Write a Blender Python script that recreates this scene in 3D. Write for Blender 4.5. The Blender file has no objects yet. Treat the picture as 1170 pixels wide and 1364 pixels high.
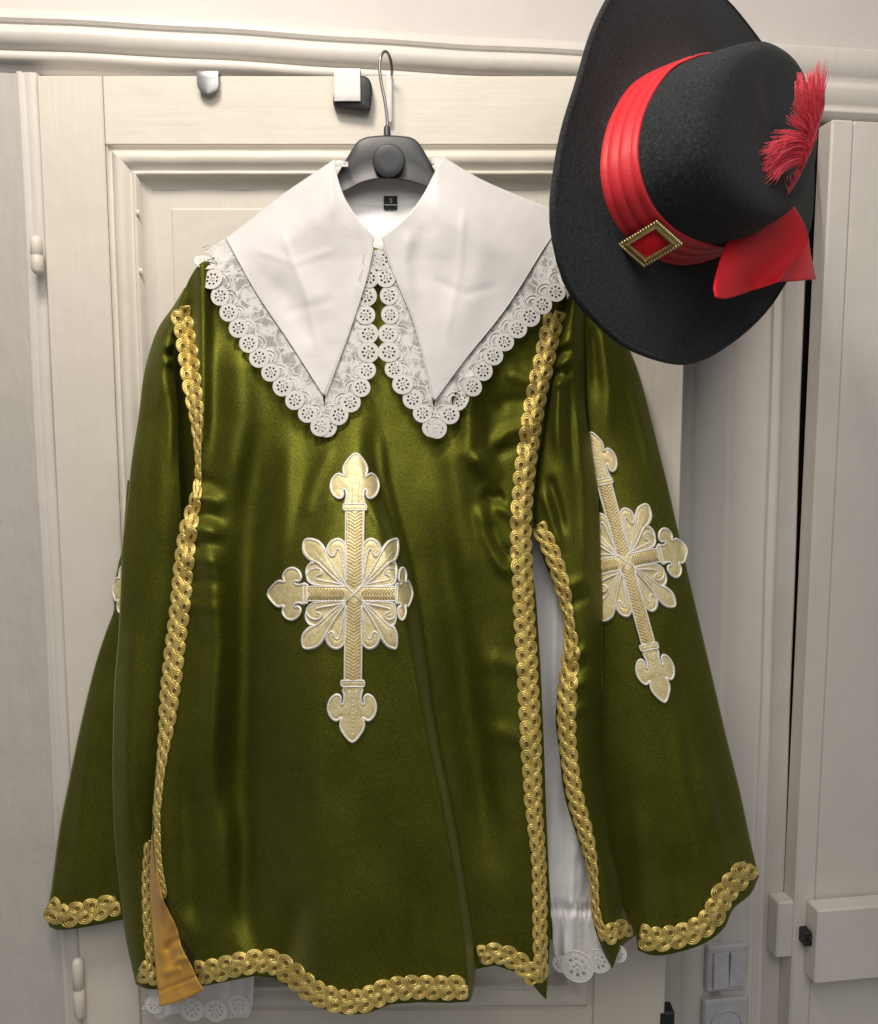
import bpy, math, random
import numpy as np
from mathutils import Vector, Matrix

random.seed(7)
rng = np.random.default_rng(7)
scene = bpy.context.scene
COL = scene.collection
R = math.radians

# ------------------------------------------------------------------ camera
D = 1.18                 # metres from lens to the face of the door
TH = R(6.4)              # camera looks slightly down
F_PX = 1181.0            # focal length expressed in photo pixels (photo 1170 x 1364)
ZC = 1.58
CAM = np.array([0.0, -D, ZC])
FW = np.array([0.0, math.cos(TH), -math.sin(TH)])
UP = np.array([0.0, math.sin(TH), math.cos(TH)])
RT = np.array([1.0, 0.0, 0.0])
cam = bpy.data.cameras.new('camera')
cam.sensor_fit = 'VERTICAL'
cam.angle = 2 * math.atan(682 / F_PX)
cam.clip_start = 0.02
cam.clip_end = 50
camo = bpy.data.objects.new('camera', cam)
camo.location = CAM
camo.rotation_euler = (math.pi / 2 - TH, 0, 0)
COL.objects.link(camo)
scene.camera = camo

# ------------------------------------------------------------------ light
world = bpy.data.worlds.new('World')
scene.world = world
world.use_nodes = True
bg = world.node_tree.nodes['Background']
bg.inputs[0].default_value = (1.0, 0.955, 0.91, 1)
bg.inputs[1].default_value = 0.20

def area(name, loc, target, size, power, color):
    l = bpy.data.lights.new(name, 'AREA')
    l.shape = 'DISK'
    l.size = size
    l.energy = power
    l.color = color
    o = bpy.data.objects.new(name, l)
    o.location = loc
    d = Vector(target) - Vector(loc)
    o.rotation_euler = d.to_track_quat('-Z', 'Y').to_euler()
    COL.objects.link(o)
    return o
area('ceiling_lamp', (-0.36, -0.78, 2.85), (0.0, 0.0, 1.4), 0.36, 18.0, (1.0, 0.89, 0.76))
area('ceiling_lamp', (0.15, -1.75, 2.9), (0.0, 0.0, 1.25), 1.9, 28, (1.0, 0.955, 0.90))  # added fill standing in for ceiling bounce, not a lamp of the room

vs = scene.view_settings
vs.view_transform = 'Standard'
vs.look = 'None'
vs.gamma = 1
vs.exposure = -0.04
vs.use_curve_mapping = False

# ------------------------------------------------------------------ maths helpers
def rays(u, v):
    u = np.asarray(u, float); v = np.asarray(v, float)
    return (FW + ((u - 585) / F_PX)[..., None] * RT - ((v - 682) / F_PX)[..., None] * UP)

def at(u, v, h):
    """point seen at picture position (u,v) that stands h metres in front of the door face"""
    r = rays(u, v)
    t = (-np.asarray(h, float) + D) / r[..., 1]
    return CAM + r * t[..., None]

def plane_hit(u, v, p0, n):
    r = rays(u, v)
    t = ((p0 - CAM) @ n) / (r @ n)
    return CAM + r * t[..., None]

def sstep(x, a, b):
    t = np.clip((np.asarray(x, float) - a) / (b - a), 0, 1)
    return t * t * (3 - 2 * t)

def catmull(pts, n_per=8, closed=False):
    P = np.asarray(pts, float)
    n = len(P)
    out = []
    segs = n if closed else n - 1
    for i in range(segs):
        p1 = P[i]; p2 = P[(i + 1) % n]
        p0 = P[i - 1] if (closed or i > 0) else 2 * p1 - p2
        p3 = P[(i + 2) % n] if (closed or i + 2 < n) else 2 * p2 - p1
        for k in range(n_per):
            t = k / n_per
            out.append(0.5 * ((2 * p1) + (-p0 + p2) * t + (2 * p0 - 5 * p1 + 4 * p2 - p3) * t * t + (-p0 + 3 * p1 - 3 * p2 + p3) * t ** 3))
    if not closed:
        out.append(P[-1])
    return np.array(out)

def resample(P, n):
    P = np.asarray(P, float)
    d = np.r_[0, np.cumsum(np.linalg.norm(np.diff(P, axis=0), axis=1))]
    s = np.linspace(0, d[-1], n)
    return np.stack([np.interp(s, d, P[:, k]) for k in range(P.shape[1])], 1)

def curve(pts, n, smooth=True):
    return resample(catmull(pts, 10) if smooth else np.asarray(pts, float), n)

def coons(L, Rr, T, B):
    """L,R run top to bottom; T,B run left to right"""
    nv, nu = len(L), len(T)
    s = np.linspace(0, 1, nu)[None, :, None]
    t = np.linspace(0, 1, nv)[:, None, None]
    Lc = L[:, None, :]; Rc = Rr[:, None, :]; Tc = T[None]; Bc = B[None]
    return ((1 - s) * Lc + s * Rc + (1 - t) * Tc + t * Bc
            - ((1 - s) * (1 - t) * T[0] + s * (1 - t) * T[-1] + (1 - s) * t * B[0] + s * t * B[-1]))

def pdist(u, v, pts):
    """distance to polyline and parameter along it"""
    P = np.asarray(pts, float)
    best = np.full(u.shape, 1e9); par = np.zeros(u.shape)
    seg = np.linalg.norm(np.diff(P, axis=0), axis=1)
    cum = np.r_[0, np.cumsum(seg)]
    for i in range(len(P) - 1):
        a = P[i]; d = P[i + 1] - a
        l2 = (d @ d) or 1
        t = np.clip(((u - a[0]) * d[0] + (v - a[1]) * d[1]) / l2, 0, 1)
        dd = np.hypot(u - a[0] - t * d[0], v - a[1] - t * d[1])
        m = dd < best
        best = np.where(m, dd, best)
        par = np.where(m, (cum[i] + t * seg[i]) / cum[-1], par)
    return best, par

def ridge(u, v, pts, w, amp, e0=0.2, e1=0.2):
    amp = amp * (RK if w > 12 else 0.8)
    d, t = pdist(u, v, pts)
    k = np.ones_like(t)
    if e0: k = k * sstep(t, 0.0, e0)
    if e1: k = k * (1 - sstep(t, 1 - e1, 1.0))
    return amp * k * np.exp(-(d / w) ** 2)

RK = 1.0
def xline(v, pts):
    P = np.asarray(catmull(pts, 6))
    return np.interp(v, P[:, 1], P[:, 0])

_gx = rng.random((64, 64))
def vnoise(x, y):
    xi = np.floor(x).astype(int); yi = np.floor(y).astype(int)
    fx = x - xi; fy = y - yi
    fx = fx * fx * (3 - 2 * fx); fy = fy * fy * (3 - 2 * fy)
    g = lambda a, b: _gx[a % 64, b % 64]
    return (g(xi, yi) * (1 - fx) * (1 - fy) + g(xi + 1, yi) * fx * (1 - fy) + g(xi, yi + 1) * (1 - fx) * fy + g(xi + 1, yi + 1) * fx * fy) - 0.5

# ------------------------------------------------------------------ mesh helpers
def mesh_obj(name, verts, faces, mat, parent=None, smooth=True, mats=None, midx=None):
    me = bpy.data.meshes.new(name)
    me.from_pydata([tuple(p) for p in np.asarray(verts, float).tolist()], [], [tuple(f) for f in faces])
    me.materials.append(mat)
    for m in (mats or []):
        me.materials.append(m)
    if midx is not None:
        me.polygons.foreach_set('material_index', midx)
    if smooth:
        me.polygons.foreach_set('use_smooth', [True] * len(me.polygons))
    me.update()
    o = bpy.data.objects.new(name, me)
    COL.objects.link(o)
    if parent:
        o.parent = parent
    return o

class MB:
    def __init__(s):
        s.v = []; s.f = []; s.n = 0
    def add(s, V, Fs):
        V = np.asarray(V, float).reshape(-1, 3)
        s.v.append(V)
        s.f.extend([tuple(i + s.n for i in f) for f in Fs])
        s.n += len(V)
    def grid(s, G, wrap=False):
        nv, nu = G.shape[:2]
        s.add(G.reshape(-1, 3), grid_faces(nv, nu, wrap))
    def tube(s, P, r, ns=6, closed=False, caps=True):
        V, Fs = tube(P, r, ns, closed, caps)
        s.add(V, Fs)
    def box(s, c, ax, ay, az, bev=0.0):
        V, Fs = bevel_box(c, ax, ay, az, bev)
        s.add(V, Fs)
    def build(s, name, mat, parent=None, smooth=True):
        return mesh_obj(name, np.concatenate(s.v), s.f, mat, parent, smooth)

def grid_faces(nv, nu, wrap=False):
    F = []
    for j in range(nv - 1):
        for i in range(nu - 1 if not wrap else nu):
            i2 = (i + 1) % nu
            F.append((j * nu + i, (j + 1) * nu + i, (j + 1) * nu + i2, j * nu + i2))
    return F

def tube(P, r, ns=6, closed=False, caps=True):
    P = np.asarray(P, float)
    n = len(P)
    r = np.broadcast_to(np.asarray(r, float), (n,))
    if closed:
        T = np.roll(P, -1, 0) - np.roll(P, 1, 0)
    else:
        T = np.gradient(P, axis=0)
    T /= np.linalg.norm(T, axis=1)[:, None] + 1e-12
    ref = np.array([0, 1.0, 0])
    A = np.cross(T, ref)
    l = np.linalg.norm(A, axis=1)
    A[l < 0.15] = np.cross(T[l < 0.15], [1.0, 0, 0.1])
    A /= np.linalg.norm(A, axis=1)[:, None]
    B = np.cross(T, A)
    ang = np.linspace(0, 2 * np.pi, ns, endpoint=False)
    V = P[:, None, :] + r[:, None, None] * (np.cos(ang)[None, :, None] * A[:, None, :] + np.sin(ang)[None, :, None] * B[:, None, :])
    F = []
    for j in range(n if closed else n - 1):
        j2 = (j + 1) % n
        for i in range(ns):
            i2 = (i + 1) % ns
            F.append((j * ns + i, j * ns + i2, j2 * ns + i2, j2 * ns + i))
    if caps and not closed:
        F.append(tuple(range(ns - 1, -1, -1)))
        F.append(tuple((n - 1) * ns + i for i in range(ns)))
    return V.reshape(-1, 3), F

def bevel_box(c, ax, ay, az, bev=0.0):
    """c centre; ax, ay, az half-extent vectors; bevelled on all edges"""
    c = np.asarray(c, float); A = [np.asarray(a, float) for a in (ax, ay, az)]
    L = [np.linalg.norm(a) for a in A]
    b = [min(bev / l, 0.9) for l in L]
    if bev <= 0:
        V = []; 
        for x in (-1, 1):
            for y in (-1, 1):
                for z in (-1, 1):
                    V.append(c + x * A[0] + y * A[1] + z * A[2])
        return V, [(0, 1, 3, 2), (4, 6, 7, 5), (0, 4, 5, 1), (2, 3, 7, 6), (0, 2, 6, 4), (1, 5, 7, 3)]
    V = []; idx = {}
    for x in (-1, 1):
        for y in (-1, 1):
            for z in (-1, 1):
                for k in range(3):
                    f = [x, y, z]
                    g = [f[m] * (1 if m == k else 1 - b[m]) for m in range(3)]
                    idx[(x, y, z, k)] = len(V)
                    V.append(c + g[0] * A[0] + g[1] * A[1] + g[2] * A[2])
    F = []
    q = [(-1, -1), (1, -1), (1, 1), (-1, 1)]
    for k in range(3):
        o = [m for m in range(3) if m != k]
        for s_ in (-1, 1):
            f = []
            for a, b2 in q:
                key = [0, 0, 0]; key[k] = s_; key[o[0]] = a; key[o[1]] = b2
                f.append(idx[(*key, k)])
            F.append(f)
        for a in (-1, 1):
            for b2 in (-1, 1):
                k1, k2 = o
                ka = [0, 0, 0]; ka[k] = -1; ka[k1] = a; ka[k2] = b2
                kb = list(ka); kb[k] = 1
                F.append([idx[(*ka, k1)], idx[(*kb, k1)], idx[(*kb, k2)], idx[(*ka, k2)]])
    for x in (-1, 1):
        for y in (-1, 1):
            for z in (-1, 1):
                F.append([idx[(x, y, z, k)] for k in range(3)])
    return V, F

def recalc(o):
    import bmesh
    bm = bmesh.new(); bm.from_mesh(o.data)
    bmesh.ops.recalc_face_normals(bm, faces=bm.faces)
    bm.to_mesh(o.data); bm.free()

def solidify(o, t, offset=-1):
    m = o.modifiers.new('thickness', 'SOLIDIFY')
    m.thickness = t; m.offset = offset
    return o

def empty(name, loc=(0, 0, 0)):
    o = bpy.data.objects.new(name, None)
    o.location = loc
    o.empty_display_size = 0.02
    COL.objects.link(o)
    return o

def tag(o, label=None, cat=None, group=None, kind=None):
    if label: o['label'] = label
    if cat: o['category'] = cat
    if group: o['group'] = group
    if kind: o['kind'] = kind
    return o

# ------------------------------------------------------------------ materials
def new_mat(name):
    m = bpy.data.materials.new(name)
    m.use_nodes = True
    nt = m.node_tree
    return m, nt, nt.nodes['Principled BSDF']

def N(nt, t, **kw):
    n = nt.nodes.new(t)
    for k, v in kw.items():
        setattr(n, k, v)
    return n

def noise_node(nt, scale, detail=4, rough=0.55, vec=None, dist=0.0):
    n = N(nt, 'ShaderNodeTexNoise')
    n.inputs['Scale'].default_value = scale
    n.inputs['Detail'].default_value = detail
    n.inputs['Roughness'].default_value = rough
    n.inputs['Distortion'].default_value = dist
    if vec is not None:
        nt.links.new(vec, n.inputs['Vector'])
    return n

def objcoord(nt, scale=(1, 1, 1)):
    t = N(nt, 'ShaderNodeTexCoord')
    mp = N(nt, 'ShaderNodeMapping')
    mp.inputs['Scale'].default_value = scale
    nt.links.new(t.outputs['Object'], mp.inputs[0])
    return mp.outputs[0]

def ramp(nt, fac, stops):
    r = N(nt, 'ShaderNodeValToRGB')
    el = r.color_ramp.elements
    while len(el) < len(stops): el.new(0.5)
    for e, (p, c) in zip(el, stops):
        e.position = p
        e.color = (*c, 1) if len(c) == 3 else c
    nt.links.new(fac, r.inputs[0])
    return r.outputs[0]

def bump(nt, height, strength, dist, bsdf, prev=None):
    b = N(nt, 'ShaderNodeBump')
    b.inputs['Strength'].default_value = strength
    b.inputs['Distance'].default_value = dist
    nt.links.new(height, b.inputs['Height'])
    if prev is not None:
        nt.links.new(prev, b.inputs['Normal'])
    nt.links.new(b.outputs[0], bsdf.inputs['Normal'])
    return b.outputs[0]

def paint_mat(name, c1, c2, rough=0.45, streak=(1, 1, 1), bstr=0.25):
    m, nt, b = new_mat(name)
    oc = objcoord(nt)
    n1 = noise_node(nt, 3.5, 5, 0.6, oc)
    col = ramp(nt, n1.outputs['Fac'], [(0.3, c1), (0.7, c2)])
    sp = noise_node(nt, 55, 3, 0.6, oc)
    spots = ramp(nt, sp.outputs['Fac'], [(0.735, (0, 0, 0)), (0.76, (1, 1, 1))])
    mx = N(nt, 'ShaderNodeMix', data_type='RGBA')
    nt.links.new(spots, mx.inputs[0])
    nt.links.new(col, mx.inputs[6])
    mx.inputs[7].default_value = (c1[0] * 0.72, c1[1] * 0.68, c1[2] * 0.6, 1)
    nt.links.new(mx.outputs[2], b.inputs['Base Color'])
    b.inputs['Roughness'].default_value = rough
    oc2 = objcoord(nt, streak)
    n2 = noise_node(nt, 40, 6, 0.62, oc2, 0.4)
    nb = bump(nt, n2.outputs['Fac'], bstr, 0.004, b)
    n3 = noise_node(nt, 9, 3, 0.5, oc)
    bump(nt, n3.outputs['Fac'], 0.25, 0.012, b, nb)
    return m

M = {}
M['door_h'] = paint_mat('cream_paint_horizontal', (0.64, 0.60, 0.525), (0.70, 0.66, 0.585), 0.45, (0.12, 1, 1.6), 0.14)
M['door_v'] = paint_mat('cream_paint_vertical', (0.64, 0.60, 0.525), (0.70, 0.66, 0.585), 0.45, (1.6, 1, 0.10), 0.30)
M['casing'] = paint_mat('cream_casing_paint', (0.60, 0.57, 0.53), (0.66, 0.63, 0.59), 0.42, (1.2, 1, 0.3), 0.22)
M['wall'] = paint_mat('white_wall_paint', (0.54, 0.505, 0.49), (0.59, 0.555, 0.54), 0.6, (1, 1, 1), 0.12)

def velvet():
    m, nt, b = new_mat('olive_velvet')
    oc = objcoord(nt)
    n1 = noise_node(nt, 7, 4, 0.6, oc)
    base = ramp(nt, n1.outputs['Fac'], [(0.3, (0.095, 0.103, 0.012)), (0.7, (0.136, 0.144, 0.019))])
    gr = noise_node(nt, 520, 2, 0.6, oc)
    gm = N(nt, 'ShaderNodeMix', data_type='RGBA', blend_type='MULTIPLY')
    gm.inputs[0].default_value = 1.0
    nt.links.new(base, gm.inputs[6])
    nt.links.new(ramp(nt, gr.outputs['Fac'], [(0.35, (0.76, 0.76, 0.76)), (0.65, (1.22, 1.22, 1.22))]), gm.inputs[7])
    nt.links.new(gm.outputs[2], b.inputs['Base Color'])
    b.inputs['Metallic'].default_value = 0.88
    b.inputs['Roughness'].default_value = 0.56
    b.inputs['Specular IOR Level'].default_value = 0.2
    b.inputs['Sheen Weight'].default_value = 0.22
    b.inputs['Sheen Roughness'].default_value = 0.3
    b.inputs['Sheen Tint'].default_value = (0.55, 0.58, 0.24, 1)
    oc2 = objcoord(nt, (1, 1, 0.45))
    n2 = noise_node(nt, 16, 5, 0.6, oc2, 0.6)
    nb = bump(nt, n2.outputs['Fac'], 0.16, 0.006, b)
    oc3 = objcoord(nt, (1, 1, 0.3))
    n4 = noise_node(nt, 26, 3, 0.5, oc3, 1.2)
    n4.noise_type = 'RIDGED_MULTIFRACTAL'
    nb = bump(nt, n4.outputs['Fac'], 0.05, 0.004, b, nb)
    n3 = noise_node(nt, 700, 3, 0.7, oc)
    bump(nt, n3.outputs['Fac'], 0.45, 0.0012, b, nb)
    return m
M['velvet'] = velvet()

def cloth(name, col, rough, bscale=14, bstr=0.3, weave=700, sheen=0.1, spec=0.4, wstr=0.12):
    m, nt, b = new_mat(name)
    oc = objcoord(nt)
    n1 = noise_node(nt, 10, 3, 0.5, oc)
    c2 = tuple(min(1, c * 1.12) for c in col)
    c1 = tuple(c * 0.93 for c in col)
    nt.links.new(ramp(nt, n1.outputs['Fac'], [(0.3, c1), (0.7, c2)]), b.inputs['Base Color'])
    b.inputs['Roughness'].default_value = rough
    b.inputs['Specular IOR Level'].default_value = spec
    b.inputs['Sheen Weight'].default_value = sheen
    n2 = noise_node(nt, bscale, 4, 0.55, oc, 0.5)
    nb = bump(nt, n2.outputs['Fac'], bstr, 0.006, b)
    n3 = noise_node(nt, weave, 2, 0.5, oc)
    bump(nt, n3.outputs['Fac'], wstr, 0.0008, b, nb)
    return m
M['white_satin'] = cloth('white_collar_cloth', (0.62, 0.605, 0.61), 0.5, 22, 0.16)
M['shirt'] = cloth('white_shirt_cotton', (0.82, 0.81, 0.81), 0.6, 22, 0.3)
M['lining'] = cloth('amber_lining', (0.60, 0.32, 0.045), 0.42, 30, 0.3)
M['felt'] = cloth('black_felt', (0.0235, 0.0265, 0.0290), 0.95, 25, 0.05, 520, 0.05, 0.10, 0.35)
def felt_fibres(m):
    nt = m.node_tree; b = nt.nodes['Principled BSDF']
    src = b.inputs['Base Color'].links[0].from_socket
    oc = objcoord(nt)
    n = noise_node(nt, 330, 3, 0.7, oc)
    mx = N(nt, 'ShaderNodeMix', data_type='RGBA', blend_type='MULTIPLY')
    mx.inputs[0].default_value = 1.0
    nt.links.new(src, mx.inputs[6])
    nt.links.new(ramp(nt, n.outputs['Fac'], [(0.35, (0.62, 0.62, 0.62)), (0.60, (1.2, 1.2, 1.2)), (0.74, (2.2, 2.2, 2.2))]), mx.inputs[7])
    nt.links.new(mx.outputs[2], b.inputs['Base Color'])
felt_fibres(M['felt'])
M['red_satin'] = cloth('red_satin', (0.58, 0.026, 0.036), 0.5, 18, 0.2, 700, 0.0, 0.3)
M['red_ribbon'] = cloth('red_ribbon', (0.62, 0.014, 0.024), 0.65, 18, 0.25, 700, 0.0, 0.12)
M['feather'] = cloth('red_feather', (0.85, 0.065, 0.11), 0.55, 30, 0.1, 300, 0.3)
M['lace'] = cloth('white_lace_thread', (0.68, 0.67, 0.655), 0.7, 60, 0.35, 900, 0.2)

def net_mat():
    m, nt, b = new_mat('sheer_embroidered_net')
    oc = objcoord(nt)
    b.inputs['Base Color'].default_value = (0.62, 0.62, 0.61, 1)
    b.inputs['Roughness'].default_value = 0.75
    vo = N(nt, 'ShaderNodeTexVoronoi', feature='DISTANCE_TO_EDGE')
    vo.inputs['Scale'].default_value = 62
    n0 = noise_node(nt, 40, 3, 0.6, oc)
    add = N(nt, 'ShaderNodeMix', data_type='VECTOR')
    add.inputs[0].default_value = 0.03
    nt.links.new(oc, add.inputs[4]); nt.links.new(n0.outputs['Color'], add.inputs[5])
    nt.links.new(add.outputs[1], vo.inputs['Vector'])
    lines = ramp(nt, vo.outputs['Distance'], [(0.04, (1, 1, 1)), (0.13, (0, 0, 0))])
    n1 = noise_node(nt, 75, 3, 0.6, oc)
    patch = ramp(nt, n1.outputs['Fac'], [(0.42, (0.5, 0.5, 0.5)), (0.60, (1, 1, 1))])
    mx = N(nt, 'ShaderNodeMath', operation='MAXIMUM')
    nt.links.new(lines, mx.inputs[0]); nt.links.new(patch, mx.inputs[1])
    nt.links.new(mx.outputs[0], b.inputs['Alpha'])
    bump(nt, mx.outputs[0], 0.4, 0.002, b)
    return m
M['net'] = net_mat()

def metal_thread(name, c1, c2, metallic, rough, scale=600):
    m, nt, b = new_mat(name)
    oc = objcoord(nt)
    n1 = noise_node(nt, 130, 3, 0.6, oc)
    nt.links.new(ramp(nt, n1.outputs['Fac'], [(0.3, c1), (0.7, c2)]), b.inputs['Base Color'])
    b.inputs['Metallic'].default_value = metallic
    b.inputs['Roughness'].default_value = rough
    w = noise_node(nt, scale, 2, 0.5, oc)
    bump(nt, w.outputs['Fac'], 0.5, 0.0012, b)
    return m
M['gold'] = metal_thread('gold_braid_thread', (0.60, 0.45, 0.11), (0.90, 0.74, 0.27), 0.55, 0.38)
M['gold_back'] = metal_thread('gold_braid_backing', (0.20, 0.14, 0.03), (0.34, 0.25, 0.07), 0.2, 0.6)
M['gold_fill'] = metal_thread('gold_embroidery', (0.68, 0.57, 0.28), (0.90, 0.79, 0.46), 0.28, 0.42)
M['gold_dark'] = metal_thread('bronze_stitch', (0.46, 0.36, 0.16), (0.62, 0.50, 0.25), 0.3, 0.5)
M['silver'] = metal_thread('silver_border_thread', (0.74, 0.72, 0.67), (0.88, 0.86, 0.81), 0.1, 0.5)
M['brass'] = metal_thread('antique_brass', (0.42, 0.33, 0.13), (0.62, 0.52, 0.25), 0.9, 0.3, 200)

def plain(name, col, rough, metallic=0.0, nscale=60, bstr=0.1):
    m, nt, b = new_mat(name)
    oc = objcoord(nt)
    n1 = noise_node(nt, nscale, 4, 0.6, oc)
    nt.links.new(ramp(nt, n1.outputs['Fac'], [(0.3, tuple(c * 0.88 for c in col)), (0.7, tuple(min(1, c * 1.1) for c in col))]), b.inputs['Base Color'])
    b.inputs['Roughness'].default_value = rough
    b.inputs['Metallic'].default_value = metallic
    bump(nt, n1.outputs['Fac'], bstr, 0.001, b)
    return m
M['black_plastic'] = plain('charcoal_plastic', (0.030, 0.033, 0.038), 0.42)
M['black_rubber'] = plain('black_rubber', (0.016, 0.017, 0.020), 0.55)
M['black_iron'] = plain('black_iron', (0.012, 0.012, 0.014), 0.5)
M['steel'] = plain('grey_steel', (0.36, 0.37, 0.39), 0.38, 0.85)
M['wire'] = plain('hook_wire', (0.30, 0.28, 0.26), 0.32, 0.9)
M['white_metal'] = plain('white_enamel', (0.76, 0.74, 0.73), 0.35)
M['switch'] = plain('white_switch_plastic', (0.50, 0.50, 0.53), 0.35)
M['tag'] = plain('black_woven_label', (0.010, 0.012, 0.016), 0.7)
M['dark'] = plain('dark_gap', (0.012, 0.011, 0.010), 0.9)  # near-black colour stands in for the shade in the door gaps

# ================================================================== THE SETTING
HINGE_X = float(at(56, 330, 0)[0])
YAW = R(8.0)                                   # the door stands 8 degrees ajar; the wall recedes to the right
WP = np.array([HINGE_X, 0.028, 0.0])
WA = np.array([math.cos(YAW), math.sin(YAW), 0.0])
WN = np.array([math.sin(YAW), -math.cos(YAW), 0.0])   # out of the wall, towards the viewer
ZV = np.array([0, 0, 1.0])

def W(a, d, z):
    a = a - 0.012 * (z - 1.44) * float(sstep(a, 0.80, 0.93))     # the old jamb leans a little
    return WP + WA * a + WN * d + ZV * z
def w_hit(u, v, d=0.0):
    p = plane_hit(np.array(u, float), np.array(v, float), WP + WN * d, WN)
    q = p - WP
    return float(q @ WA), float(p[2])

# wall: one sheet
def wall_sheet():
    mb = MB()
    n = 24
    G = np.array([[W(a, -0.03, z) for a in np.linspace(-1.2, 2.2, n)] for z in np.linspace(3.2, 0.0, n)])
    mb.grid(G)
    o = mb.build('wall', M['wall'])
    tag(o, kind='structure')
wall_sheet()

def extrude_profile(prof, path_fn, ends, nseg=2):
    """prof list of (offset, proud); path_fn(t, offset, proud) -> point"""
    ts = np.linspace(ends[0], ends[1], nseg)
    return np.array([[path_fn(t, o, p) for (o, p) in prof] for t in ts])

a_l, z_top = w_hit(48, 9, 0.02)
_, z_groove = w_hit(48, 24, 0.02)
_, z_low = w_hit(48, 66, 0.02)
_, z_bot = w_hit(48, 98, 0.012)
def lip(z0, z1, k): return z0 + (z1 - z0) * k

a_right_unit = w_hit(1034, 70, 0.02)[0]
a_gap = w_hit(1060, 700, 0.02)[0]
def head_casing():
    mb = MB()
    H = z_top - z_bot
    prof = [(z_top + 0.002, -0.03), (z_top, 0.004), (z_top - 0.001, 0.015), (z_top - 0.012, 0.016), (z_groove + 0.001, 0.016),
            (z_groove - 0.001, 0.008), (z_groove - 0.004, 0.008), (z_groove - 0.006, 0.014), (z_groove - 0.012, 0.022), (z_groove - 0.020, 0.024),
            (z_groove - 0.030, 0.019), (z_groove - 0.037, 0.010), (z_low + 0.003, 0.007), (z_low + 0.001, 0.012), (z_low - 0.004, 0.015),
            (z_low - 0.010, 0.013), (z_low - 0.013, 0.007), (z_low - 0.016, 0.003), (z_bot, 0.003), (z_bot - 0.001, -0.03)]
    segs = np.linspace(-0.5, a_right_unit - 0.002, 40)
    G = []
    for a in segs:
        w = 0.0012 * math.sin(a * 9) + 0.0006 * math.sin(a * 31)
        G.append([W(a, p, z + w) for z, p in prof])
    mb.grid(np.array(G))
    o = mb.build('door_casing', M['casing'])
    tag(o, kind='structure')
    return o
head_casing()

def jamb_casing():
    """upright boards and beads right of the door, and the plain jamb on the hinge side"""
    mb = MB()
    us = [(880, -0.03), (880, -0.004), (912, -0.004), (917, 0.002), (922, 0.002), (924, 0.006), (962, 0.006), (966, 0.001), (974, 0.001), (978, 0.008), (1008, 0.010),
          (1011, 0.014), (1015, 0.016), (1018, 0.013), (1019, 0.008), (1022, 0.008), (1024, 0.013), (1029, 0.015), (1033, 0.012), (1035, 0.009), (1058, 0.010), (1061, 0.008), (1061.5, -0.04)]
    prof = [(w_hit(u, 700, 0.008)[0], d) for u, d in us]
    zs = np.linspace(z_low - 0.012, 0.2, 30)
    G = np.array([[W(a + 0.0006 * math.sin(z * 14 + a * 60), d, z) for a, d in prof] for z in zs])
    mb.grid(G)
    o = mb.build('door_casing', M['casing'])
    tag(o, kind='structure')
    mb = MB()
    aL = HINGE_X - WP[0]
    prof = [(-0.5, 0.012), (-0.030, 0.012), (-0.027, 0.019), (-0.022, 0.021), (-0.019, 0.016), (-0.0165, 0.0185), (-0.004, 0.019), (-0.0015, 0.016), (-0.001, -0.04)]
    zs = np.linspace(z_bot - 0.001, 0.2, 30)
    G = np.array([[W(a + 0.0008 * math.sin(z * 11) * (a > -0.4), d, z) for a, d in prof] for z in zs])
    mb.grid(G)
    o = mb.build('door_casing', M['casing'])
    tag(o, kind='structure')
jamb_casing()

def add_gap_shade():
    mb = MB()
    # dark sheet behind the doors, gap shade put into its colour
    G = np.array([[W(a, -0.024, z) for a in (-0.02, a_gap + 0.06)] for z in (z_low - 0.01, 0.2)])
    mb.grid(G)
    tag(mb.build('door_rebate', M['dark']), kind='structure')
add_gap_shade()

# ------------------------------------------------------------------ the door
def door_xz(u, v):
    p = at(u, v, 0.0)
    return float(p[0]), float(p[2])
DX0 = HINGE_X + 0.004
DX1 = door_xz(905, 700)[0]
DZ1 = door_xz(400, 101)[1]
DZ0 = 0.35
PX0 = door_xz(146, 300)[0]; PX1 = door_xz(812, 300)[0]
PZ1 = door_xz(400, 193)[1]; PZ0 = door_xz(500, 1345)[1]

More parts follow.
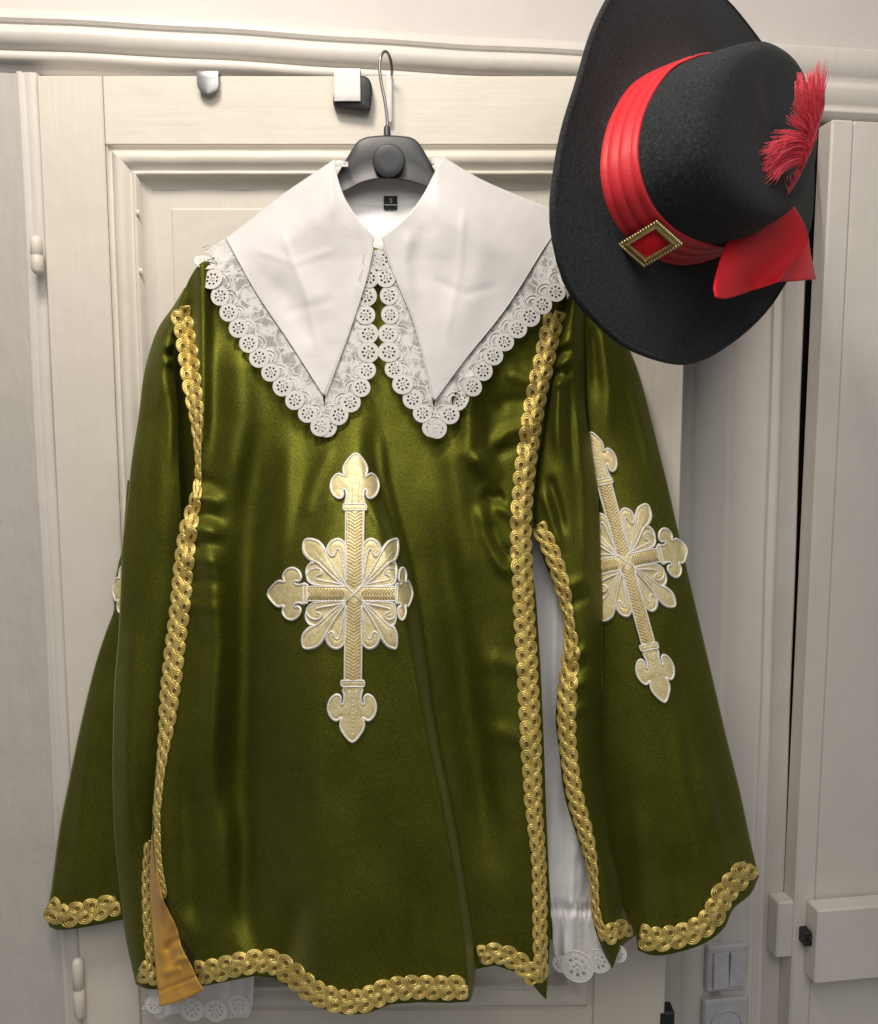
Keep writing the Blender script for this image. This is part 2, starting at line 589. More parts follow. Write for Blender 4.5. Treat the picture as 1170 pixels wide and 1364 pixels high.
def door():
    t = empty('door', (DX0, 0.018, DZ0))
    tag(t, 'cream painted panelled wooden door that the costume hangs on', 'door')
    inv = Matrix.Translation((-DX0, -0.018, -DZ0))
    def fin(o):
        o.parent = t
        o.matrix_parent_inverse = inv
        return o
    def board(name, x0, x1, z0, z1, mat, y0=0.0, y1=0.036, bev=0.0015):
        mb = MB()
        mb.box(((x0 + x1) / 2, (y0 + y1) / 2, (z0 + z1) / 2), ((x1 - x0) / 2, 0, 0), (0, (y1 - y0) / 2, 0), (0, 0, (z1 - z0) / 2), bev)
        o = mb.build(name, mat, None, False)
        recalc(o)
        return fin(o)
    js = door_xz(138, 150)[0]
    board('stile', DX0, js - 0.0003, DZ0, DZ1, M['door_v'])
    board('stile', js + 0.0003, PX0 + 0.0004, DZ0, PZ1 - 0.0008, M['door_v'], 0.0006)
    board('stile', PX1, DX1, DZ0, PZ1 - 0.0008, M['door_v'])
    board('top_rail', js + 0.0003, DX1, PZ1, DZ1, M['door_h'], 0.0004)
    board('lock_rail', PX0 + 0.0006, PX1 - 0.0004, PZ0 - 0.22, PZ0, M['door_h'], 0.0004)
    board('panel', PX0 + 0.002, PX1 - 0.002, PZ0 + 0.002, PZ1 - 0.002, M['door_v'], 0.013, 0.024)
    # raised field inside the panel
    fx0 = door_xz(229, 400)[0]; fz1 = door_xz(400, 275)[1]
    board('raised_field', fx0, PX1 - (fx0 - PX0), PZ0 + (PZ1 - fz1), fz1, M['door_v'], 0.0095, 0.0135, 0.002)
    prof = [(0.0, 0.0), (0.002, -0.005), (0.006, -0.005), (0.0075, 0.002), (0.012, 0.0075), (0.018, 0.009), (0.024, 0.0065), (0.029, 0.001), (0.0315, -0.001),
            (0.033, 0.003), (0.0355, 0.0048), (0.038, 0.003), (0.041, -0.004), (0.046, -0.010), (0.053, -0.0128)]
    sides = [(((PX0, PZ1), (PX1, PZ1)), (1, -1), (-1, -1), 'h'), (((PX0, PZ0), (PX1, PZ0)), (1, 1), (-1, 1), 'h'),
             (((PX0, PZ0), (PX0, PZ1)), (1, 1), (1, -1), 'v'), (((PX1, PZ0), (PX1, PZ1)), (-1, 1), (-1, -1), 'v')]
    for (A, B), ia, ib, k in sides:
        mb = MB()
        rows = []
        for s in np.linspace(0, 1, 40):
            row = []
            for o_, p in prof:
                ax, az = A[0] + ia[0] * o_, A[1] + ia[1] * o_
                bx, bz = B[0] + ib[0] * o_, B[1] + ib[1] * o_
                w = 0.0005 * math.sin(s * 37) * (0 < s < 1)
                row.append((ax + (bx - ax) * s, -p - w, az + (bz - az) * s))
            rows.append(row)
        mb.grid(np.array(rows))
        fin(mb.build('moulding', M['door_' + k]))
    # filled nail dents standing proud of the moulding
    for (u, v) in [(183, 283), (187, 361)]:
        mb = MB()
        p = at(u, v, 0.006)
        th = np.linspace(0, 2 * np.pi, 9)[:-1]
        V = [p + np.array([0, -0.002, 0])] + [p + np.array([0.003 * math.cos(a), 0.001, 0.004 * math.sin(a)]) for a in th]
        mb.add(V, [(0, 1 + i, 1 + (i + 1) % 8) for i in range(8)])
        fin(mb.build('paint_lump', M['door_v']))
    # hinges
    def hinge(z0, z1, xo=0.0):
        mb = MB()
        x = DX0 - 0.004 + xo
        zz = np.array([z1 + 0.002, z1, z1 - 0.004, (z0 + z1) / 2 + 0.001, (z0 + z1) / 2, (z0 + z1) / 2 - 0.001, z0 + 0.004, z0, z0 - 0.002])
        rr = np.array([0.002, 0.005, 0.0074, 0.0076, 0.0066, 0.0076, 0.0074, 0.005, 0.002])
        mb.tube(np.stack([np.full(9, x), np.full(9, -0.011), zz], 1), rr, 14)
        fin(mb.build('hinge', M['door_v']))
    zb = float(at(106, 1278, 0.011)[2]); hinge(zb - 0.088, zb, 0.006)
    zb = float(at(52, 316, 0.011)[2]); hinge(zb - 0.045, zb, -0.002)
    # black strike on the closing edge
    mb = MB()
    p = at(904, 1357, 0.0)
    mb.box((DX1 + 0.004, 0.012, p[2] - 0.02), (0.011, 0, 0), (0, 0.013, 0), (0, 0, 0.030), 0.002)
    fin(mb.build('latch', M['black_iron'], None, False))
    return t
DOOR = door()

# ------------------------------------------------------------------ cupboard on the right, with its own frame
def cupboard():
    t = empty('cupboard_door', W(a_gap + 0.02, 0.0, 0.4))
    tag(t, 'cream cupboard door at the right edge behind the hat feather', 'door')
    inv = Matrix.Translation(-t.location)
    def fin(o):
        o.parent = t; o.matrix_parent_inverse = inv
        return o
    d0 = 0.045
    x0 = w_hit(1081, 700, d0)[0]
    x1 = x0 + 0.55
    zt = w_hit(1100, 158, d0)[1]
    def wbox(name, a0, a1, dA, dB, z0, z1, bev=0.002, mat='casing'):
        mb = MB()
        mb.box(W((a0 + a1) / 2, (dA + dB) / 2, (z0 + z1) / 2), WA * (a1 - a0) / 2, WN * (dB - dA) / 2, ZV * (z1 - z0) / 2, bev)
        o = mb.build(name, M[mat], None, False)
        recalc(o)
        return o
    fin(wbox('stile', x0, x0 + 0.034, 0.008, d0, 0.4, zt, 0.003))
    fin(wbox('panel', x0 + 0.0345, x1, 0.008, d0 - 0.003, 0.4, zt, 0.002))
    # frame above
    zc = [w_hit(1100, y, 0.02)[1] for y in (60, 99, 104, 108, 120, 137, 142, 150, 157)]
    prof = [(zc[0] + 0.002, -0.03), (zc[0], 0.016), (zc[0] - 0.004, 0.018), (zc[1], 0.018), (zc[2], 0.010), (zc[3], 0.018), (zc[3] - 0.006, 0.024), (zc[4], 0.026),
            (zc[5], 0.018), (zc[6], 0.014), (zc[6] - 0.002, 0.020), (zc[7] + 0.001, 0.022), (zc[7] - 0.003, 0.014), (zc[8], 0.010), (zc[8] - 0.001, -0.03)]
    mb = MB()
    mb.grid(np.array([[W(a, d, z) for z, d in prof] for a in np.linspace(a_right_unit, x1 + 0.1, 12)]))
    mb.add([W(a_right_unit, d, z) for z, d in prof], [tuple(range(len(prof)))])
    o = mb.build('cupboard_casing', M['casing'], None, True)
    tag(o, kind='structure')
    # wooden turn-latch blocks
    def block(u0, v0, u1, v1, dA, dB, name):
        a0, zt_ = w_hit(u0, v0, dB); a1, zb_ = w_hit(u1, v1, dB)
        return wbox(name, a0, a1, dA, dB, zb_, zt_, 0.0025, 'casing')
    o = block(1031, 1203, 1056, 1275, 0.009, 0.040, 'keeper_block')
    tag(o, 'narrow cream wooden keeper block fixed to the jamb left of the gap', 'wooden block')
    o = block(1084, 1214, 1320, 1289, 0.0455, 0.078, 'cross_batten')
    fin(o)
    a0, z0 = w_hit(1073, 1248, 0.056)
    mb = MB()
    mb.box(W(a0 - 0.002, 0.054, z0), WA * 0.011, WN * 0.010, ZV * 0.012, 0.002)
    o = fin(mb.build('bolt', M['black_iron'], None, False))
    mb = MB()
    ang = np.linspace(0, 2 * np.pi, 13)[:-1]
    mb.tube(np.array([W(a0 - 0.002 + 0.0055 * math.cos(a), 0.0645, z0 + 0.0055 * math.sin(a)) for a in ang]), 0.0018, 6, True)
    ob = mb.build('bolt_ring', M['black_iron']); ob.parent = o
    return t
cupboard()

def switches():
    d0 = 0.006
    def plate(name, u0, v0, u1, v1, label, cat, rock):
        a0, zt = w_hit(u0, v0, d0 + 0.012); a1, zb = w_hit(u1, v1, d0 + 0.012)
        t = empty(name, W((a0 + a1) / 2, d0, (zt + zb) / 2))
        tag(t, label, cat)
        inv = Matrix.Translation(-t.location)
        mb = MB()
        mb.box(W((a0 + a1) / 2, d0 + 0.006, (zt + zb) / 2), WA * (a1 - a0) / 2, WN * 0.0075, ZV * (zt - zb) / 2, 0.003)
        o = mb.build('plate', M['switch'], None, False); recalc(o); o.parent = t; o.matrix_parent_inverse = inv
        w = (a1 - a0)
        if rock:
            for k in (0, 1):
                c0 = a0 + w * (0.12 + 0.40 * k); c1 = c0 + w * 0.37
                mb = MB()
                tilt = 0.0016 * (1 if k else -1)
                n = WN * 0.004
                mb.box(W((c0 + c1) / 2, d0 + 0.0155, (zt + zb) / 2), WA * (c1 - c0) / 2, n + ZV * 0.0004, ZV * (zt - zb) * 0.38 + WN * tilt, 0.001)
                o = mb.build('rocker', M['switch'], None, False); recalc(o); o.parent = t; o.matrix_parent_inverse = inv
        else:
            mb = MB()
            c = W((a0 + a1) / 2, d0 + 0.0145, (zt + zb) / 2)
            ang = np.linspace(0, 2 * np.pi, 25)[:-1]
            mb.tube(np.array([c + WA * w * 0.33 * math.cos(a) + ZV * w * 0.33 * math.sin(a) for a in ang]), 0.002, 6, True)
            o = mb.build('socket_ring', M['switch']); o.parent = t; o.matrix_parent_inverse = inv
    plate('light_switch', 936, 1262, 988, 1318, 'white double rocker light switch below the right sleeve hem', 'light switch', True)
    plate('wall_socket', 930, 1334, 988, 1394, 'white plate cut off by the bottom edge below the light switch', 'socket', False)
switches()

# ------------------------------------------------------------------ over-door hooks
def strip_hook(name, u, w_mm, v_bot, mat, label, cat='hook', roundend=True, hh=0.004):
    """bent strip: up the face of the door, over its top and down behind"""
    p0 = at(u, v_bot, hh)
    z0 = p0[2]; zt = DZ1 + 0.0018
    x = p0[0]
    hw = w_mm / 2000
    path = [(-hh, z0)]
    path += [(-hh, lip(z0, zt, k)) for k in (0.3, 0.6, 0.9)]
    path += [(-hh + 0.0008, zt + 0.0004), (0.004, zt + 0.001), (0.02, zt + 0.001), (0.0375, zt), (0.0385, zt - 0.004), (0.0385, zt - 0.03)]
    rows = []
    if roundend:
        for a in np.linspace(-np.pi / 2, 0, 7):
            ww = hw * math.cos(a)
            rows.append([(x - max(ww, hw * 0.08), -hh, z0 + hw + hw * math.sin(a)), (x, -hh - 0.0006, z0 + hw + hw * math.sin(a)), (x + max(ww, hw * 0.08), -hh, z0 + hw + hw * math.sin(a))])
        path = [(-hh, lip(z0 + hw, zt, k)) for k in (0.1, 0.5, 0.9)] + path[4:]
    for y, z in path:
        rows.append([(x - hw, y, z), (x, y - (0.0006 if y < 0 else 0), z), (x + hw, y, z)])
    mb = MB()
    mb.grid(np.array(rows))
    o = mb.build(name, mat)
    solidify(o, 0.0018, 0)
    b = o.modifiers.new('edge', 'BEVEL'); b.width = 0.0006; b.segments = 2; b.limit_method = 'ANGLE'
    tag(o, label, cat)
    return o
strip_hook('over_door_hook', 277.5, 27, 126, M['steel'], 'small grey metal tab hook over the door top, rounded end', hh=0.009)
h2 = empty('padded_hook', at(466, 140, 0.0))
tag(h2, 'white square hook with black pad over the door top beside the hanger', 'hook')
def padded():
    inv = Matrix.Translation(-h2.location)
    o = strip_hook('strip', 463, 33, 135, M['white_metal'], None, None, False, 0.017)
    o.parent = h2; o.matrix_parent_inverse = inv
    pts = [(446, 120), (450, 104), (482, 101), (493, 107), (496, 122), (494, 140), (491, 148), (470, 146), (450, 143), (444, 138)]
    P = catmull(pts, 4, True)
    mb = MB()
    c = P.mean(0)
    rings = []
    for k, h in ((1.0, 0.001), (1.0, 0.010), (0.97, 0.0135), (0.90, 0.0145), (0.4, 0.0145), (0.02, 0.0145)):
        Q = c + (P - c) * k
        rings.append(at(Q[:, 0], Q[:, 1], h))
    mb.grid(np.array(rings), True)
    o = mb.build('pad', M['black_rubber']); o.parent = h2; o.matrix_parent_inverse = inv
    recalc(o)
padded()
strip_hook('slim_hook', 519, 6, 163, M['white_metal'], 'slim white strip hook over the door top holding the hanger wire', roundend=True, hh=0.006)

# ================================================================== THE COSTUME
RK = 1.55
# ---- fold height fields (metres in front of the door), arguments in picture positions
PL = [(470, 300), (450, 480), (425, 600), (382, 745), (368, 900), (372, 1080), (385, 1380)]
PR = [(500, 300), (502, 560), (514, 650), (552, 800), (578, 970), (602, 1090), (622, 1210), (632, 1300), (634, 1400)]
LE = [(236, 300), (238, 404), (243, 470), (254, 530), (260, 570), (262, 620), (258, 665), (245, 700), (236, 745), (230, 800), (222, 860), (216, 930), (210, 1000), (205, 1060), (203, 1110), (206, 1150), (215, 1200), (234, 1240), (254, 1285), (270, 1314), (275, 1400)]
RE = [(790, 300), (757, 403), (745, 459), (737, 500), (728, 541), (722, 588), (716, 620), (712, 664), (710, 702), (710, 766), (714, 795), (720, 885), (725, 997), (728, 1087), (731, 1155), (734, 1230), (728, 1332), (727, 1400)]

def front_h(u, v):
    u = np.asarray(u, float); v = np.asarray(v, float)
    h = 0.086 + 0.066 * sstep(v, 290, 800)
    # roundness across the body
    xl = xline(v, LE); xr = xline(v, RE)
    s = np.clip((u - xl) / (xr - xl), 0, 1)
    h = h + 0.020 * np.sin(np.pi * s) ** 0.8 - 0.010
    # box fold that carries the emblem
    k = sstep(v, 470, 860)
    dl = u - xline(v, PL); dr = xline(v, PR) - u
    sharp = 30 - 18 * sstep(v, 600, 1050)
    h = h + (0.016 + 0.050 * k) * sstep(dl, -40, 60) * sstep(dr, -0.4 * sharp, sharp) * sstep(v, 440, 620)
    h = h + 0.003 * k * np.exp(-((dr - 8) / 8.0) ** 2) * sstep(v, 600, 760)
    # long soft folds
    h = h + ridge(u, v, [(269, 345), (270, 450), (269, 560), (268, 640)], 11, 0.026, 0.02, 0.35)
    h = h + ridge(u, v, [(252, 395), (252, 470), (258, 540)], 9, -0.016, 0.2, 0.4)
    h = h + ridge(u, v, [(268, 640), (284, 760), (290, 860), (281, 980), (272, 1150)], 20, 0.013, 0.25, 0.4)
    h = h + ridge(u, v, [(345, 500), (338, 640), (330, 800), (325, 1000), (322, 1290)], 26, -0.016, 0.3, 0.1)
    h = h + ridge(u, v, [(318, 440), (322, 560), (300, 700)], 24, 0.011, 0.2, 0.4)
    h = h + ridge(u, v, [(392, 560), (380, 680), (362, 800)], 16, 0.008, 0.3, 0.4)
    h = h + ridge(u, v, [(250, 1000), (252, 1120), (262, 1250)], 20, -0.010, 0.3, 0.2)
    h = h + ridge(u, v, [(300, 1040), (305, 1180), (330, 1310)], 18, 0.007, 0.3, 0.0)
    h = h + ridge(u, v, [(400, 1180), (385, 1260), (378, 1320)], 18, -0.012, 0.3, 0.0)
    h = h + ridge(u, v, [(460, 1120), (462, 1250), (458, 1360)], 42, 0.003, 0.4, 0.0)
    h = h + ridge(u, v, [(545, 1100), (560, 1250), (566, 1350)], 26, -0.008, 0.4, 0.0)
    h = h + ridge(u, v, [(660, 1130), (666, 1230), (664, 1300)], 20, 0.003, 0.4, 0.0)
    h = h + ridge(u, v, [(590, 640), (612, 860), (640, 1060), (660, 1200)], 24, -0.012, 0.3, 0.3)
    # tension lines from the collar to the emblem and its fold
    h = h + ridge(u, v, [(446, 585), (420, 640), (392, 730)], 8, 0.006, 0.2, 0.4)
    h = h + ridge(u, v, [(505, 560), (512, 640), (534, 720), (552, 800)], 7, 0.007, 0.2, 0.2)
    h = h + ridge(u, v, [(492, 675), (512, 705), (532, 745)], 5, 0.005, 0.25, 0.25)
    h = h + ridge(u, v, [(497, 600), (520, 690), (538, 770)], 7, -0.006, 0.3, 0.3)
    h = h + ridge(u, v, [(400, 690), (430, 670), (450, 655)], 6, 0.004, 0.3, 0.3)
    # drag folds hanging from the right trim
    h = h + ridge(u, v, [(640, 470), (625, 545), (628, 600), (652, 640)], 17, 0.013, 0.25, 0.2)
    h = h + ridge(u, v, [(632, 596), (648, 628), (668, 645)], 12, 0.009, 0.3, 0.3)
    h = h + ridge(u, v, [(700, 568), (675, 577), (650, 600)], 9, 0.009, 0.0, 0.4)
    h = h + ridge(u, v, [(700, 590), (672, 598), (650, 612)], 8, -0.009, 0.0, 0.4)
    h = h + ridge(u, v, [(705, 508), (686, 500), (668, 505)], 10, 0.008, 0.0, 0.4)
    h = h + ridge(u, v, [(700, 535), (676, 535), (655, 548)], 10, -0.007, 0.0, 0.4)
    h = h + ridge(u, v, [(640, 655), (655, 664), (674, 660)], 9, -0.011, 0.3, 0.2)
    h = h + ridge(u, v, [(690, 690), (668, 678), (655, 682)], 8, 0.008, 0.0, 0.4)
    h = h + ridge(u, v, [(636, 665), (648, 715), (668, 755), (690, 768)], 9, 0.011, 0.2, 0.15)
    h = h + ridge(u, v, [(650, 690), (664, 730), (684, 745)], 9, -0.008, 0.25, 0.1)
    h = h + ridge(u, v, [(595, 560), (608, 640), (615, 740), (610, 860)], 20, 0.008, 0.2, 0.4)
    h = h + ridge(u, v, [(690, 890), (662, 880), (640, 900)], 12, 0.006, 0.0, 0.5)
    h = h + ridge(u, v, [(694, 985), (668, 975), (646, 992)], 12, 0.005, 0.0, 0.5)
    # gathers beside the left trim
    for y, a in ((640, -0.007), (662, 0.010), (684, -0.009), (704, 0.010), (722, -0.008), (744, 0.007), (772, -0.006), (806, 0.005)):
        h = h + ridge(u, v, [(262 - (y - 640) * 0.12, y), (282, y + 3), (306, y + 12)], 8, a, 0.0, 0.5)
    h = h + 0.004 * vnoise(u / 38.0, v / 75.0) + 0.0010 * vnoise(u / 15.0 + 9, v / 30.0)
    # edges turn back
    h = h - 0.010 * (1 - sstep(u - xl, 0, 16)) * sstep(v, 660, 900) - 0.008 * (1 - sstep(xr - u, 0, 14))
    return h

SFOLD = [(778, 395), (779, 470), (780, 540), (788, 600), (797, 660), (800, 740), (803, 800), (803, 900), (808, 980), (815, 1050), (825, 1130), (838, 1190), (848, 1245), (850, 1300)]
SEDGE = [(812, 395), (835, 455), (852, 500), (868, 560), (888, 640), (910, 735), (930, 820), (950, 905), (970, 990), (985, 1050), (1000, 1120), (1008, 1155), (1012, 1300)]
def sleeve_h(u, v):
    u = np.asarray(u, float); v = np.asarray(v, float)
    xl = xline(v, SFOLD) - 14; xr = xline(v, SEDGE)
    s = np.clip((u - xl) / np.maximum(xr - xl, 5), 0, 1)
    amp = 0.03 + 0.035 * sstep(v, 450, 1150)
    h = 0.024 + 0.040 * sstep(v, 400, 800) + amp * np.sin(np.pi * np.clip(s * 0.88 + 0.12, 0, 1)) ** 0.75
    h = h + ridge(u, v, [(800, 420), (812, 520), (806, 600)], 10, 0.007, 0.2, 0.4)
    h = h + ridge(u, v, [(838, 500), (862, 590), (872, 650)], 8, 0.006, 0.2, 0.4)
    h = h + ridge(u, v, [(790, 430), (795, 540)], 8, -0.006, 0.2, 0.4)
    h = h + ridge(u, v, [(893, 930), (915, 1060), (945, 1180), (958, 1215)], 12, 0.009, 0.35, 0.0)
    h = h + ridge(u, v, [(925, 980), (950, 1090), (975, 1170)], 10, 0.007, 0.35, 0.0)
    h = h + ridge(u, v, [(906, 980), (934, 1110), (955, 1190)], 9, -0.006, 0.35, 0.0)
    h = h + ridge(u, v, [(850, 1050), (858, 1170), (862, 1260)], 18, 0.005, 0.35, 0.0)
    h = h + ridge(u, v, [(900, 1120), (906, 1200), (908, 1270)], 16, -0.007, 0.35, 0.0)
    h = h + 0.004 * vnoise(u / 30.0 + 3, v / 80.0)
    return h

SLIT = [(757, 395), (746, 450), (738, 500), (728, 545), (722, 590), (716, 630), (711, 684), (716, 715), (724, 746), (742, 790), (752, 835), (754, 862), (744, 916), (740, 957), (745, 1002), (752, 1060), (770, 1119), (784, 1164), (789, 1222), (800, 1258), (815, 1290)]
def strip_h(u, v):
    u = np.asarray(u, float); v = np.asarray(v, float)
    xl = xline(v, SLIT); xr = xline(v, SFOLD)
    s = np.clip((u - xl) / np.maximum(xr - xl, 5), 0, 1)
    h = 0.058 + 0.040 * sstep(v, 400, 800) + 0.034 * np.sin(np.pi * np.clip(0.18 + s * 0.80, 0, 1)) ** 0.8
    k = sstep(v, 880, 1080)
    h = h - 0.030 * k * sstep(s, 0.3, 1.0)
    h = h + ridge(u, v, [(744, 500), (742, 560), (745, 620)], 8, 0.012, 0.1, 0.4)
    h = h + ridge(u, v, [(757, 470), (760, 560), (764, 650)], 7, -0.008, 0.2, 0.4)
    h = h + ridge(u, v, [(770, 520), (778, 640), (785, 800)], 9, 0.008, 0.2, 0.4)
    h = h + ridge(u, v, [(730, 630), (745, 680), (752, 720)], 7, -0.010, 0.2, 0.3)
    h = h + ridge(u, v, [(720, 650), (735, 690), (750, 740)], 6, 0.007, 0.2, 0.3)
    for y, a in ((455, 0.007), (468, -0.007), (482, 0.008), (495, -0.006), (508, 0.006)):
        h = h + ridge(u, v, [(742, y + 4), (758, y - 2), (768, y - 4)], 5, a, 0.0, 0.5)
    for y, a in ((775, 0.006), (800, -0.006), (870, 0.007), (890, -0.006), (912, 0.007), (945, 0.005)):
        h = h + ridge(u, v, [(762, y + 4), (780, y - 4), (792, y - 6)], 7, a, 0.0, 0.5)
    return h + 0.003 * vnoise(u / 18.0, v / 50.0)

LSE = [(246, 383), (231, 408), (212, 435), (200, 466), (191, 503), (185, 552), (175.5, 614), (169, 676), (163, 728), (161, 780), (158, 844), (152, 921), (150, 1037), (153, 1122), (162, 1208), (168, 1251), (181, 1311)]
LSR = [(256, 383), (246, 420), (234, 450), (231, 482), (237, 546), (238, 596), (242, 688), (240, 745), (236, 800), (228, 860), (220, 930), (214, 1000), (208, 1050), (204, 1080), (202, 1110), (201, 1165), (203, 1208), (209, 1293), (214, 1318)]
def lsleeve_h(u, v):
    u = np.asarray(u, float); v = np.asarray(v, float)
    xl = xline(v, LSE); xr = xline(v, LSR)
    s = np.clip((u - xl) / np.maximum(xr - xl, 5), 0, 1)
    h = 0.036 + 0.030 * sstep(v, 380, 700) + 0.032 * np.sin(np.pi * np.clip(s * 0.75 + 0.02, 0, 1)) ** 0.7
    h = h + ridge(u, v, [(224, 450), (214, 520), (200, 565)], 9, 0.007, 0.1, 0.4)
    h = h + ridge(u, v, [(222, 490), (228, 560), (226, 640)], 8, 0.006, 0.2, 0.4)
    h = h + ridge(u, v, [(206, 500), (202, 600), (196, 700)], 10, -0.005, 0.2, 0.4)
    for y, a in ((458, 0.006), (470, -0.007), (480, 0.006)):
        h = h + ridge(u, v, [(236, y), (224, y + 2), (214, y + 6)], 4, a, 0.0, 0.5)
    h = h + ridge(u, v, [(176, 800), (172, 950), (172, 1150)], 14, 0.006, 0.3, 0.3)
    h = h + 0.003 * vnoise(u / 24.0 + 17, v / 70.0)
    return h

LBE = [(170, 640), (163, 728), (158, 750), (151, 790), (152, 812), (140.5, 844), (125.6, 891), (108, 964), (91, 1045), (78.5, 1109), (68, 1186), (62, 1218), (66, 1235)]
def lback_h(u, v):
    u = np.asarray(u, float); v = np.asarray(v, float)
    xl = xline(v, LBE)
    d = u - xl
    h = 0.010 + 0.026 * np.sin(0.5 * np.pi * np.clip(d / 55.0, 0, 1)) ** 0.7
    h = h + ridge(u, v, [(140, 880), (118, 1010), (98, 1180)], 12, 0.006, 0.2, 0.0)
    h = h + ridge(u, v, [(150, 920), (138, 1060), (128, 1210)], 12, -0.006, 0.2, 0.0)
    return h

tab = empty('velvet_tabard', at(500, 720, 0.05))
tag(tab, 'olive green velvet tabard with gold braid, cross emblems and white lace collar', 'tabard')
TINV = Matrix.Translation(-tab.location)
def own(o, parent=None):
    if parent is None:
        o.parent = tab; o.matrix_parent_inverse = TINV
    else:
        o.parent = parent
        o.matrix_parent_inverse = parent.matrix_basis.inverted() if parent.parent is None else (TINV @ parent.matrix_basis).inverted() if False else Matrix.Identity(4)
        # parents are mesh parts modelled in world space, so the tabard's own offset is already removed
    return o

def panel(name, L, Rr, T, B, nu, nv, hf, mat=None, thick=0.0025, parent=None, smoothB=True, dome=0.0):
    G = coons(curve(L, nv), curve(Rr, nv), curve(T, nu), curve(B, nu, smoothB))
    P = at(G[..., 0], G[..., 1], hf(G[..., 0], G[..., 1]))
    mb = MB(); mb.grid(P)
    o = mb.build(name, mat or M['velvet'])
    own(o, parent)
    if thick:
        solidify(o, thick, -1)
    return o

HEM = [(270, 1314), (300, 1308), (340, 1300), (365, 1303), (390, 1318), (420, 1340), (460, 1352), (490, 1350), (520, 1338), (560, 1335), (600, 1336), (627, 1334), (631, 1318), (634, 1291), (660, 1286), (690, 1296), (710, 1312), (728, 1332)]
def clip_line(pts, y0, y1):
    return [p for p in pts if y0 - 1 <= p[1] <= y1 + 1]
def under_collar(u, v):
    low = np.interp(u, [260, 300, 432, 500, 508, 578, 740, 780], [300, 318, 528, 335, 335, 534, 316, 300])
    return 0.025 * sstep(low - v, 8, 40)
front = panel('front_panel', clip_line(LE, 404, 1314), clip_line(RE, 403, 1332),
              [(238, 404), (266, 352), (320, 330), (440, 305), (512, 332), (600, 305), (700, 318), (742, 345), (757, 403)], HEM, 170, 300, lambda u, v: front_h(u, v) - under_collar(u, v), smoothB=False)
lfront = panel('sleeve_front', LSE, LSR, [(246, 383), (256, 383)], [(181, 1311), (195, 1317), (214, 1318)], 40, 220, lsleeve_h)
lback = panel('sleeve_back', LBE, [(176, 640), (175, 700), (175, 800), (170, 900), (168, 1000), (170, 1100), (176, 1222)],
              [(170, 640), (176, 640)], [(66, 1235), (83, 1238), (126, 1230), (176, 1217)], 40, 140, lback_h)
rfront = panel('sleeve_front', SLIT, clip_line(SFOLD, 395, 1246), [(757, 395), (768, 388), (778, 395)], [(815, 1290), (828, 1262), (848, 1245)], 44, 240, strip_h)
SL = [(p[0] - 16, p[1]) for p in clip_line(SFOLD, 395, 1191)] + [(843, 1232), (850, 1266)]
sleeve = panel('sleeve_back', SL, clip_line(SEDGE, 395, 1156) + [(1011, 1168)], [(762, 395), (790, 385), (812, 395)],
               [(850, 1266), (872, 1273), (902, 1269), (940, 1256), (965, 1236), (977, 1211), (1000, 1191), (1011, 1168)], 80, 240, sleeve_h)
# back of the tabard, seen through the slits
bk = panel('back_panel', [(300, 345), (240, 430), (222, 560), (224, 800), (214, 1060), (212, 1280)], [(700, 345), (752, 430), (735, 620), (760, 700), (800, 1000), (806, 1240)],
           [(300, 345), (500, 340), (700, 345)], [(212, 1280), (500, 1285), (806, 1240)], 40, 60, lambda u, v: 0.014 + 0.004 * np.sin(u / 30.0))
# turned-out amber lining at the lower left corner
flap_L = [(202, 1112), (200, 1165), (201, 1208), (208, 1293), (213, 1341)]
flap_R = [(205, 1112), (209, 1156), (216, 1196), (232, 1230), (237, 1245), (242, 1264), (255, 1288), (263, 1306), (271, 1319)]
def flap_h(u, v):
    s = np.clip((u - xline(v, flap_L)) / np.maximum(xline(v, flap_R) - xline(v, flap_L), 2), 0, 1)
    h = 0.108 + 0.028 * s + 0.010 * sstep(v, 1200, 1330)
    h = h + ridge(u, v, [(207, 1150), (214, 1200), (212, 1260), (222, 1300)], 5, 0.006, .2, .3) + ridge(u, v, [(240, 1250), (229, 1256), (218, 1270)], 4, -0.006, .0, .4) + ridge(u, v, [(250, 1276), (238, 1278), (228, 1290)], 4, 0.006, .0, .4) + ridge(u, v, [(235, 1230), (226, 1262), (236, 1300)], 6, -0.005, .2, .3) + ridge(u, v, [(244, 1290), (228, 1292), (214, 1300)], 5, 0.005, .2, .3)
    h = h + ridge(u, v, [(212, 1180), (222, 1230), (224, 1280)], 7, 0.005, .2, .3)
    h = h - 0.0025 * np.exp(-((v - (1336 - (u - 213) * 0.40 - 16)) / 1.6) ** 2)
    return h + 0.002 * vnoise(u / 9.0, v / 16.0)
flap = panel('lining', flap_L, flap_R, [(202, 1112), (205, 1112)], [(213, 1341), (240, 1333), (271, 1318)], 34, 100, flap_h, M['lining'], 0.0015)

